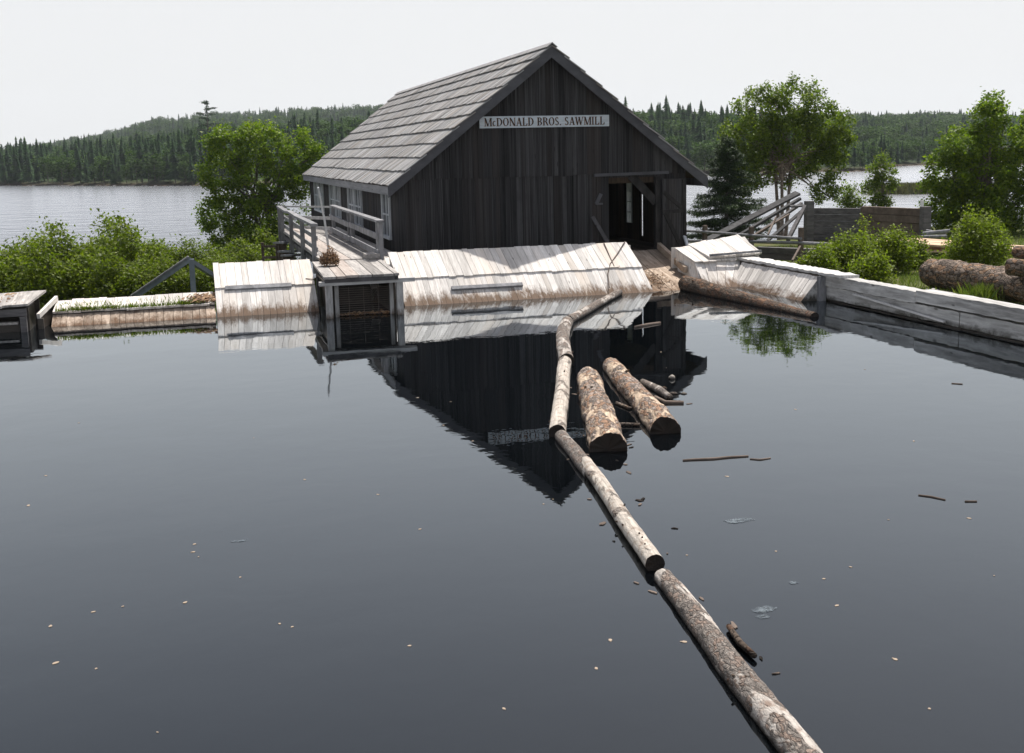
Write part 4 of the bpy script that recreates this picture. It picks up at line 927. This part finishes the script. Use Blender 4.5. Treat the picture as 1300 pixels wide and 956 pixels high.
broadleaf('birch_tree', f0, crown_from(f0, D0, [(962, 138, 30, 0), (1015, 128, 33, .3), (1050, 160, 32, 0), (950, 180, 32, -.3), (1000, 175, 34, 0), (1045, 205, 30, .4), (955, 222, 28, -.3), (1000, 215, 26, .4), (1045, 243, 20, .3), (935, 240, 18, -.6), (1062, 185, 24, 0), (940, 205, 22, -.4), (930, 165, 16, 0), (975, 118, 18, 0)]),
          'tall airy birch with pale trunks behind the beam heap, right of the mill', M['leaf_birch'], M['birch_trunk'], 480, 66, .125, .066, 4, .09, 3)
D0 = 40.; f0 = site(1240, D0)
broadleaf('broadleaf_tree', f0, crown_from(f0, D0, [(1255, 150, 26, 0), (1262, 130, 18, .2), (1225, 185, 32, 0), (1275, 185, 34, .3), (1205, 225, 32, 0), (1250, 225, 38, 0), (1300, 220, 36, .3), (1200, 262, 28, 0), (1245, 268, 36, -.2), (1300, 268, 36, 0), (1340, 240, 34, 0), (1222, 285, 30, 0), (1270, 290, 30, 0), (1185, 245, 16, 0), (1190, 205, 14, 0), (1320, 170, 34, .5), (1182, 278, 18, 0)]),
          'big leafy tree at the right edge behind the lumber stack', M['leaf_tree'], M['trunk'], 720, 68, .12, .064, 5, .10, 2)
D0 = 52.; f0 = site(1120, D0)
broadleaf('young_tree', f0, crown_from(f0, D0, [(1120, 200, 8, 0), (1113, 216, 10, 0), (1129, 213, 9, 0), (1104, 236, 10, 0), (1133, 234, 10, 0), (1119, 228, 10, 0), (1118, 255, 13, 0)]), 'slim young tree standing against the water behind the timber wall', M['leaf_birch'], M['trunk'], 110, 34, .10, .065, 6, .045, 1)
D0 = 51.; f0 = site(1080, D0)
broadleaf('young_tree', f0, crown_from(f0, D0, [(1078, 240, 11, 0), (1084, 255, 13, 0), (1072, 258, 11, 0)]), 'smallest sapling, between the birch and the slim young tree', M['leaf_birch'], M['trunk'], 45, 40, .14, .06, 7, .035, 1)
# spruce near the mill
def spruce(loc, h, rad_, seed, label):
    rs_ = np.random.RandomState(seed); t = thing('spruce_tree', loc, label, 'tree'); C = []; m = MB()
    m.tube([(0, 0, -.3), (0, 0, h*.5), (.02, 0, h)], [.09, .05, .01], 8); z = .15
    while z < h-.1:
        rr_ = rad_*(1-z/h)**.85*rs_.uniform(.8, 1.1)+.08; nb = int(6+3*(1-z/h)); ph = rs_.uniform(0, 6)
        for i in range(nb):
            a = ph+i*6.283/nb+rs_.uniform(-.2, .2); L = rr_*rs_.uniform(.55, 1.15); zz = z+rs_.uniform(-.13, .13); ca, sa = math.cos(a), math.sin(a); P = []
            for s in np.linspace(.1, 1, int(4+L*9)):
                p = np.array([ca*L*s, sa*L*s, zz-.24*L*s+.14*L*s*s]); C.append(p)
                w = L*.32*(1-s*.75)
                for q in (-1, 1):
                    for g_ in (.5, 1.): C.append(p+np.array([-sa*w*q*g_+ca*w*.5*g_, ca*w*q*g_+sa*w*.5*g_, -.05*w]))
            m.tube([(0, 0, zz), (ca*L*.6, sa*L*.6, zz-.10*L), (ca*L, sa*L, zz-.10*L)], [.018, .010, .004], 4, False)
        z += .17+.16*(1-z/h)*rs_.uniform(.6, 1.3)
    C = np.array(C); V, Q_ = leaves_at(C, 7, .045, .055, rs_, .1, .28); np_obj('crown', V, Q_, M['needle'], t)
    o = mesh_obj('trunk', m.v, m.f, M['trunk'], None, True); o.parent = t; return t
p = site(922, 43.); spruce(p, GD(925, 170, 43).z-p.z, 2.15, 9, 'dark spruce just right of the mill, in front of the birch')

# shrubs: a few prototypes, copied
def shrub(name, loc, lobes, label, leaf, nc, npr, spread, size, seed, group=None, cat='bush', up=.35):
    rs_ = np.random.RandomState(seed); t = thing(name, loc, label, cat, group); C = in_lobes(lobes, nc, rs_, .2)
    V, Q_ = leaves_at(C, npr, spread, size, rs_, up); np_obj('foliage', V, Q_, leaf, t)
    m = MB()
    for i in rs_.choice(len(C), min(30, len(C)), False):
        T = Vector(C[i]); m.tube([(rs_.normal(0, .08), rs_.normal(0, .08), -.1), T*.5+Vector((0, 0, .1)), T], [.014, .010, .004], 5, False)
    o = mesh_obj('stems', m.v, m.f, M['trunk'], None); o.parent = t; return t
SB = [(0, 0, .55, .75, .6, .5), (.4, .1, .85, .45, .4, .38), (-.4, -.1, .8, .45, .4, .4), (.05, 0, 1.15, .35, .3, .3)]
SB2 = [(0, 0, .5, .8, .6, .5), (-.1, .1, 1.0, .5, .45, .4), (.45, 0, .7, .4, .4, .4), (-.2, 0, 1.4, .2, .2, .25)]
GL = 'alder bushes crowding behind the left dam'
far0 = Vector((0, 0, 0))
bush_spots = [(10, 27.5, 1.0, 0), (55, 27.2, 1.05, 1), (100, 27.6, 1.0, 0), (140, 27.4, .95, 1), (180, 28.2, .85, 0), (215, 28.6, .72, 1), (255, 28.8, .70, 0),
              (-25, 29.5, 1.2, 1), (35, 30.0, 1.22, 0), (80, 30., 1.25, 1), (125, 30.5, 1.2, 0), (160, 30.3, 1.3, 1), (200, 31.5, 1.0, 0), (245, 32, .9, 1),
              (15, 33.5, 1.35, 0), (65, 33.8, 1.3, 1), (110, 34., 1.25, 0), (152, 33.5, 1.42, 1), (190, 34.5, 1.05, 0), (290, 31, .62, 1), (225, 35.5, 1., 0), (310, 35, .8, 0), (-60, 33, 1.4, 1), (265, 36, .9, 1), (300, 39, 1.1, 0), (340, 40, 1.1, 1), (-70, 28, 1.05, 0), (-120, 29, 1.2, 1), (-110, 33, 1.3, 0), (-170, 31, 1.2, 1)]
protos = [None, None]; words = ['leftmost', 'second', 'third', 'fourth', 'fifth', 'sixth', 'seventh']
for i, (px, D, s, kd) in enumerate(bush_spots):
    p = site(px, D); p.z = max(p.z, -1.2)-.05
    lab = 'leafy green alder bush in the thicket between the left dam and the lake'
    if px > 235: lab = 'leafy bush at the foot of the big left tree, right of the thicket'
    if i == 17: lab = 'tallest bush of the left thicket, its tip rising against the lake'
    if protos[kd] is None:
        protos[kd] = shrub('alder_bush', p, SB if kd == 0 else SB2, lab, M['leaf_bush'], 150, 62, .12, .042, 30+kd, GL); protos[kd].scale = (s, s, s)
    else: copy_thing(protos[kd], p, lab, GL, rnd.uniform(-.9, .9), s)
# right bushes
def bush_from(px, py_top, half_px, D, label, leaf, seed, name='leafy_bush', dens=1.):
    f = site(px, D); h = GD(px, py_top, D).z-f.z; w = half_px*D/1464.
    lobes = [(0, 0, h*.38, w*.85, w*.8, h*.36), (-w*.45, 0, h*.5, w*.5, w*.5, h*.32), (w*.45, .1, h*.5, w*.5, w*.5, h*.32), (w*.08, 0, h*.78, w*.42, w*.4, h*.22), (-w*.35, .1, h*.85, w*.16, w*.2, h*.2), (w*.5, 0, h*.8, w*.14, w*.2, h*.18), (-w*.8, 0, h*.35, w*.3, w*.3, h*.2), (w*.85, 0, h*.3, w*.25, w*.3, h*.2)]
    vol = w*w*h; return shrub(name, f, lobes, label, leaf, int((110+300*vol)*dens), 34, .10, .034, seed)
bush_from(1243, 270, 44, 25.5, 'round bright green bush beside the lumber stack and bank logs', M['leaf_bright'], 50)
bush_from(1135, 289, 30, 26., 'upright bright bush in front of the right end of the dark timber wall', M['leaf_bright'], 51)
bush_from(1080, 298, 34, 26.5, 'low bright bush in front of the left part of the dark timber wall', M['leaf_bright'], 52)
bush_from(1040, 315, 22, 25.5, 'low yellow-green bush right behind the white cap plank, nearest the rail fence', M['leaf_bright'], 53)
bush_from(1108, 322, 24, 24., 'low leafy bush on the grass, nearest to the right dam wall', M['leaf_bright'], 54)
bush_from(1160, 302, 18, 27., 'small green bush at the left end of the lumber stack', M['leaf_bush'], 55)
bush_from(1095, 276, 7, 30., 'single sprig of leaves poking up before the middle of the timber wall', M['leaf_bright'], 56, 'sapling', .25)
# grass on the right bank
rs_ = np.random.RandomState(77)
def blades(xs, ys, zs, h, w, rs_):
    n = len(xs); a = rs_.uniform(0, 6.28, n); dx, dy = np.cos(a)*w/2, np.sin(a)*w/2; hh = h*rs_.uniform(.5, 1.3, n); lx, ly = rs_.normal(0, .3, n)*hh, rs_.normal(0, .3, n)*hh
    V = np.stack([np.stack([xs-dx, ys-dy, zs], 1), np.stack([xs+dx, ys+dy, zs], 1), np.stack([xs+lx*.4+dx*.7, ys+ly*.4+dy*.7, zs+hh*.6], 1), np.stack([xs+lx, ys+ly, zs+hh], 1)], 1).reshape(-1, 3); return V, np.arange(n*4).reshape(n, 4)
n = 70000; x = 12.2+rs_.rand(n)**1.25*17; y = 9+rs_.rand(n)*25; keep = (lf(x, y, .9, 3)+rs_.normal(0, .25, n) > -.15) & ~((x < 13) & (y < 15)); x, y = x[keep], y[keep]
V, Q_ = blades(x, y, ground_z(x, y)-.01, .13, .014, rs_); o = np_obj('grass', V, Q_, M['grass']); tag(o, 'rough grass and weeds on the bank right of the dam', 'grass', None, 'stuff')
n = 14000; x = -6+rs_.rand(n)*10; y = 23.6+rs_.rand(n)*8; V, Q_ = blades(x, y, ground_z(x, y)-.01, .3, .02, rs_); o = np_obj('grass', V, Q_, M['grass']); tag(o, 'tall grass growing behind the left dam under the bushes', 'grass', None, 'stuff')
# tuft in front of the big log and weeds on the dam steps
def tuft(px, py, z, n, h, label):
    c_ = GZ(px, py, z); x = c_.x+rs_.normal(0, .12, n); y = c_.y+rs_.normal(0, .12, n); V, Q_ = blades(x-c_.x, y-c_.y, np.zeros(n), h, .014, rs_)
    t = np_obj('grass_tuft', V, Q_, M['grass']); t.location = c_; tag(t, label, 'grass tuft')
tuft(1243, 383, .12, 260, .30, 'bright grass tuft in front of the big bank log')
xs_, ys_, zs_ = [], [], []
for i in range(1500):
    cx = rs_.choice([-2.35, -1.9, -1.6, -1.2, -.85, -.35, -.2, -2.1]); x_ = min(.25, max(-2.6, cx+rs_.normal(0, .16))); top = rs_.rand() < .25; y_ = 22.79+(rs_.rand()*.35 if top else rs_.normal(0, .02)); xs_.append(x_); ys_.append(y_); zs_.append(.225+(y_-22.76)*.29)
x, y, z = map(np.array, (xs_, ys_, zs_)); V, Q_ = blades(x, y, z, .075, .014, rs_); o = np_obj('weeds', V, Q_, M['leaf_bush']); tag(o, 'small green weeds sprouting from the step of the low left dam', 'weeds', None, 'stuff')
m = MB(); r2 = random.Random(9)
for i in range(260):
    x_ = r2.gauss(0.08, .16); x_ = min(x_, .3)
    y_ = r2.uniform(22.78, 23.1); z_ = .24+(y_-22.76)*.29+r2.random()*.05; s = r2.uniform(.01, .03); m.slab((x_-s, y_-s, z_), (x_+s, y_-s*.8, z_+.01), (x_+s, y_+s, z_+s), (x_-s, y_+s*.7, z_+s*.5), .004)
for i in range(300):
    x_ = r2.uniform(-5.2, -2.95); y_ = r2.uniform(21.9, 22.9); z_ = .49+(y_-21.85)*.1+.01; s = r2.uniform(.008, .035)
    if r2.random() < .35+.5*abs(math.sin(x_*2)): continue
    m.slab((x_-s, y_-s, z_), (x_+s, y_-s*.8, z_+.005), (x_+s, y_+s, z_+.02), (x_-s, y_+s*.7, z_+.01), .004)
o = part('leaf_litter', m, M['leaf_brown']); tag(o, 'dry brown litter on the box lid and the right end of the left dam', 'litter', None, 'stuff')
m = MB()
for i, (px, py, s) in enumerate([(1186, 371, .12), (1195, 373, .09), (1178, 369, .07)]):
    o = lump_(1186, 371, s, ['largest pale stone under the end of the big bank log', 'middle-sized pale stone right of the largest one by the bank log', 'smallest pale stone left of the bank log end'][i], 'stone', 'stone', 'stone', .6, 20+i); c_ = GZ(px, py, .1); w0 = wl(1186, 371); o.data.transform(Matrix.Translation(-w0)); o.location = c_
# reeds spit in the lake
n = 9000; c1, c2 = GZ(1128, 246, LAKEZ), GZ(1240, 243, LAKEZ); s = rs_.rand(n); x = c1.x+(c2.x-c1.x)*s+rs_.normal(0, 1.2, n); y = c1.y+(c2.y-c1.y)*s+rs_.normal(0, 1.2, n)
V, Q_ = blades(x, y, np.full(n, LAKEZ), .9, .08, rs_); M['reed'] = leafmat('reeds', (.07, .075, .035), (.12, .12, .055), (.17, .15, .08), .2); o = np_obj('reeds', V, Q_, M['reed']); tag(o, 'low reed bed standing in the lake at the right', 'reeds', None, 'stuff')

# ---------------------------------------------------------------- far wood
def far_conifer(seed):
    rs_ = np.random.RandomState(seed); V = []; F = []; nt = 15; ns = 7
    for i in range(nt):
        s = i/nt; z = .08+.90*s; r_ = (.20*(1-s)**.8+.008)*rs_.uniform(.75, 1.15); b = len(V); V.append((0, 0, z+.075)); ph = rs_.uniform(0, 6)
        for j in range(ns*2):
            a = ph+math.pi*j/ns; q = r_*(rs_.uniform(.85, 1.2) if j % 2 == 0 else rs_.uniform(.3, .5)); V.append((math.cos(a)*q, math.sin(a)*q, z-(.02 if j % 2 == 0 else -.01)-rs_.uniform(0, .02)))
        for j in range(ns*2): F.append((b, b+1+j, b+1+(j+1) % (ns*2)))
    b = len(V); V += [(-.006, 0, 0), (.006, 0, 0), (0, 0, 1.06)]; F.append((b, b+1, b+2))
    return np.array(V), np.array(F)
def far_broad(seed):
    rs_ = np.random.RandomState(seed); lobes = [(rs_.uniform(-.13, .13), rs_.uniform(-.13, .13), rs_.uniform(.4, .8), rs_.uniform(.13, .2), rs_.uniform(.13, .2), rs_.uniform(.12, .18)) for _ in range(6)]+[(0, 0, .3, .2, .2, .2)]
    C = in_lobes(lobes, 420, rs_, .6); V, Q_ = leaves_at(C, 1, .01, .034, rs_, .3, .9); F = np.concatenate([Q_[:, [0, 1, 2]], Q_[:, [0, 2, 3]]]); return V, F
fc = [far_conifer(i) for i in range(5)]; fb = [far_broad(20+i) for i in range(4)]
def pol(px, r_):
    d = ray(px, 300); a = math.atan2(d[0], d[1]); return a, Vector((math.sin(a)*r_, math.cos(a)*r_, 0))
def az_px(px): d = ray(px, 300); return math.atan2(d[0], d[1])
# individual trees along the far shore
Gs = 'trees standing along the far shore'
cm = [None]*5; bm_ = [None]*4
def far_tree(kind, idx, loc, h, label, group=Gs, rot=0., wide=1.):
    store = cm if kind == 'c' else bm_
    if store[idx] is None:
        V, F = (fc if kind == 'c' else fb)[idx]; o = np_obj('crown', V, F, M['needle_far'] if kind == 'c' else M['leaf_far'])
        tm = MB(); tm.tube([(0, 0, -.05), (0, 0, .5)], [.014, .008], 5, False); tr = part('trunk', tm, M['trunk']); store[idx] = (o.data, tr.data); bpy.data.objects.remove(o); bpy.data.objects.remove(tr)
    t = thing('spruce_tree' if kind == 'c' else 'broadleaf_tree', loc, label, 'tree', group); t.rotation_euler = (0, 0, rot); t.scale = (h*wide, h*wide, h)
    for nm, me in zip(('crown', 'trunk'), store[idx]):
        o = bpy.data.objects.new(nm, me); link(o); o.parent = t
r2 = random.Random(31)
def front_row(px0, px1, n, hmin, hmax, pc, where):
    for i in range(n):
        px = px0+(px1-px0)*(i+.5)/n+r2.uniform(-3, 3); a = az_px(px); sr = float(np.interp(a, AZ, SR)); rr_ = sr+1.5+r2.uniform(0, 7); loc = Vector((math.sin(a)*rr_, math.cos(a)*rr_, 0)); loc.z = gz(loc)
        if r2.random() < pc: far_tree('c', r2.randrange(5), loc, hmin*.8+(hmax*1.1-hmin*.8)*r2.random(), 'slender dark spruce in the far shore front row, '+where, rot=r2.uniform(0, 6))
        else: far_tree('b', r2.randrange(4), loc, r2.uniform(hmin*.55, hmax*.8), 'rounded broadleaf tree at the far shore waterline, '+where, rot=r2.uniform(0, 6), wide=1.25)
front_row(-8, 262, 52, 5.5, 9.0, .45, 'left of the mill')
front_row(385, 440, 8, 6, 10, .6, 'just left of the mill roof')
front_row(868, 950, 16, 5.5, 9, .4, 'between the mill and the birch')
front_row(1070, 1150, 14, 4, 6.5, .6, 'right of the birch')
front_row(1150, 1310, 22, 3.2, 5., .4, 'on the low point at the right')
a = az_px(273); rr_ = float(np.interp(a, AZ, SR))+40; loc = Vector((math.sin(a)*rr_, math.cos(a)*rr_, 0)); loc.z = gz(loc); hh = GD(273, 129, rr_*math.cos(a-TH)).z-loc.z
# lone tall pine with layered branches
tp = thing('pine_tree', loc, 'tall lone pine with layered flat branches rising above the wood behind the left tree', 'tree'); rs_ = np.random.RandomState(3); C = []
m = MB(); m.tube([(0, 0, -.5), (0, 0, hh)], [.28, .05], 6)
for i in range(8):
    z = hh*(.40+.58*i/7); L = hh*.17*(1-.6*(i/10)**2)*rs_.uniform(.75, 1.2)
    for j in range(5):
        a_ = rs_.uniform(0, 6.28)
        for s in np.linspace(.15, 1, 9): C.append((math.cos(a_)*L*s, math.sin(a_)*L*s, z+.22*L*s-.1*L+.12*L*math.sin(a_*3))) if rs_.rand() < .8 else None
        m.tube([(0, 0, z), (math.cos(a_)*L, math.sin(a_)*L, z+.1*L)], [.06, .02], 4, False)
V, Q_ = leaves_at(np.array(C), 4, (.22, .22, .08), .2, rs_, .6, .8); np_obj('crown', V, Q_, M['needle_far'], tp); o = mesh_obj('trunk', m.v, m.f, M['trunk'], None); o.parent = tp

def stuff_wood(name, label, specs, mat_c, seed):
    """specs: arrays (x,y,z,h,kind)"""
    for kd, protos_, mt, nm in ((0, fc, M['needle_far'], 'conifers'), (1, fb, M['leaf_far'], 'broadleaf_trees')):
        VS, FS = [], []; off = 0; rs_ = np.random.RandomState(seed+kd)
        for (x, y, z, h, kk) in specs:
            if kk != kd: continue
            V, F = protos_[rs_.randint(len(protos_))]; a = rs_.uniform(0, 6.28); ca, sa = math.cos(a), math.sin(a); w = h*(rs_.uniform(.85, 1.25) if kd == 0 else rs_.uniform(1.1, 1.5))
            X = V[:, 0]*ca-V[:, 1]*sa; Y = V[:, 0]*sa+V[:, 1]*ca; VS.append(np.stack([x+X*w, y+Y*w, z+V[:, 2]*h], 1)); FS.append(F+off); off += len(V)
        if VS:
            o = np_obj(name if kd == 0 else name+'_broadleaf', np.concatenate(VS), np.concatenate(FS), mt); tag(o, label[kd], 'forest', None, 'stuff')
sp = []; rs_ = np.random.RandomState(12)
A0, A1 = az_px(-160), az_px(1460)
for i in range(3300):
    a = A0+(A1-A0)*rs_.rand(); sr = float(np.interp(a, AZ, SR)); dr = 8+rs_.rand()**.9*95; r_ = sr+dr; x, y = math.sin(a)*r_, math.cos(a)*r_; px_mid = np.interp(a, [az_px(p_) for p_ in PXK], PXK)
    z = gz((x, y)); low = px_mid > 1060; kk = 0 if rs_.rand() < (.60 if not low else .45) else 1; h = rs_.choice([rs_.uniform(4.5, 7.5), rs_.uniform(6.5, 9.2), rs_.uniform(8, 11.)], p=[.45, .45, .1]) if kk == 0 else rs_.uniform(4.5, 8.)
    if low: h *= .62
    if lf(x, y, 22, 7) > .1 and kk == 0 and rs_.rand() < .75: kk = 1; h = rs_.uniform(4.5, 7)
    sp.append((x, y, z-.3, h, kk))
stuff_wood('near_forest', ['dark conifer forest covering the far lake shore', 'green broadleaf trees mixed through the far shore forest'], sp, None, 1)
sp = []
for i in range(4300):
    a = A0+(A1-A0)*rs_.rand(); sr = float(np.interp(a, AZ, SR)); r2_ = float(np.interp(a, AZ, R2)); px_mid = np.interp(a, [az_px(p_) for p_ in PXK], PXK)
    t_ = rs_.rand()**.8; r_ = sr+95+(r2_+60-sr-95)*t_; x, y = math.sin(a)*r_, math.cos(a)*r_; z = gz((x, y)); kk = 0 if rs_.rand() < .42 else 1; h = rs_.uniform(7, 11) if kk == 0 else rs_.uniform(7, 11)
    sp.append((x, y, z-.5, h, kk))
stuff_wood('hill_forest', ['conifers scattered over the hazy hills behind the lake', 'broadleaf forest covering the hazy hills behind the lake'], sp, None, 2)
# shore stones strip
rs_ = np.random.RandomState(4); m = MB()
for i in range(420):
    px = rs_.uniform(-10, 1310)
    if 440 < px < 860: continue
    a = az_px(px); sr = float(np.interp(a, AZ, SR)); r_ = sr-1+rs_.uniform(-1.0, 2.); x, y = math.sin(a)*r_, math.cos(a)*r_; s = rs_.uniform(.08, .3)*(2 if rs_.rand() < .06 else 1); z = LAKEZ
    m.hexa([(x-s, y-s*.6, z-.1), (x+s, y-s*.5, z-.1), (x+s*.9, y+s*.6, z-.1), (x-s*.8, y+s*.6, z-.1), (x-s*.7, y-s*.3, z+s*.3), (x+s*.6, y-s*.3, z+s*.35), (x+s*.5, y+s*.4, z+s*.35), (x-s*.6, y+s*.3, z+s*.3)])
o = part('shore_stones', m, M['stone']); tag(o, 'pale stones strewn along the far shore', 'stones', None, 'stuff')

# ---------------------------------------------------------------- haze
m = MB(); m.box(-1520, 1620, -130, 1670, -6, 90); hz = part('haze', m, M['ink']); hz['kind'] = 'stuff'; hz['label'] = 'thin pale summer haze over lake and woods'; hz['category'] = 'haze'
hm = bpy.data.materials.new('haze_air'); hm.use_nodes = True; nt = hm.node_tree; nt.nodes.clear(); vo = nt.nodes.new('ShaderNodeVolumePrincipled'); ou = nt.nodes.new('ShaderNodeOutputMaterial')
vo.inputs['Color'].default_value = (.86, .93, 1., 1); vo.inputs['Density'].default_value = .00014; vo.inputs['Anisotropy'].default_value = .2; nt.links.new(vo.outputs[0], ou.inputs['Volume']); hz.data.materials[0] = hm

# ---------------------------------------------------------------- light, sky, camera
SUNV = Vector((1.62, 2.05, 4.95)).normalized(); EL = math.asin(SUNV.z); ROT = math.atan2(SUNV.x, SUNV.y)
w = bpy.data.worlds.new('World'); scene.world = w; w.use_nodes = True; nt = w.node_tree; bg = nt.nodes['Background']
sky = nt.nodes.new('ShaderNodeTexSky'); sky.sky_type = 'NISHITA'; sky.sun_disc = False; sky.sun_elevation = EL; sky.sun_rotation = ROT; sky.dust_density = 4.; sky.air_density = 1.
# hazy sky: whitish low down, bluer and darker overhead
tc = nt.nodes.new('ShaderNodeTexCoord'); sx = nt.nodes.new('ShaderNodeSeparateXYZ'); mr = nt.nodes.new('ShaderNodeMapRange')
nt.links.new(tc.outputs['Generated'], sx.inputs[0]); nt.links.new(sx.outputs['Z'], mr.inputs['Value'])
for k_, v_ in zip(('From Min', 'From Max', 'To Min', 'To Max'), (.12, .75, .95, .12)): mr.inputs[k_].default_value = v_
mx = nt.nodes.new('ShaderNodeMix'); mx.data_type = 'RGBA'; mx.inputs['B'].default_value = (6.95, 7.0, 7.08, 1); nt.links.new(mr.outputs[0], mx.inputs['Factor'])
nt.links.new(sky.outputs[0], mx.inputs['A']); nt.links.new(mx.outputs['Result'], bg.inputs['Color']); bg.inputs['Strength'].default_value = .1
sd = bpy.data.lights.new('sun', 'SUN'); sd.energy = 5.0; sd.angle = R(.6); sd.color = (1., .96, .90); so_ = bpy.data.objects.new('sun', sd); link(so_)
so_.rotation_euler = (-SUNV).to_track_quat('-Z', 'Y').to_euler(); so_.location = (0, 0, 60)
cd = bpy.data.cameras.new('camera'); co = bpy.data.objects.new('camera', cd); link(co); scene.camera = co
cd.sensor_width = 36; cd.lens = FPX/1300*36; cd.shift_y = -(478-433)/1300.; cd.clip_end = 5000; cd.clip_start = .1
co.matrix_world = Matrix(((CR[0], CU[0], -CF[0], 0), (CR[1], CU[1], -CF[1], 0), (CR[2], CU[2], -CF[2], HCAM), (0, 0, 0, 1)))
vs_ = scene.view_settings; vs_.view_transform = 'Standard'; vs_.look = 'None'; vs_.exposure = .35; vs_.gamma = 1.
vs_.use_curve_mapping = False
for o in list(bpy.data.objects):
    if '_local' in o.keys(): del o['_local']
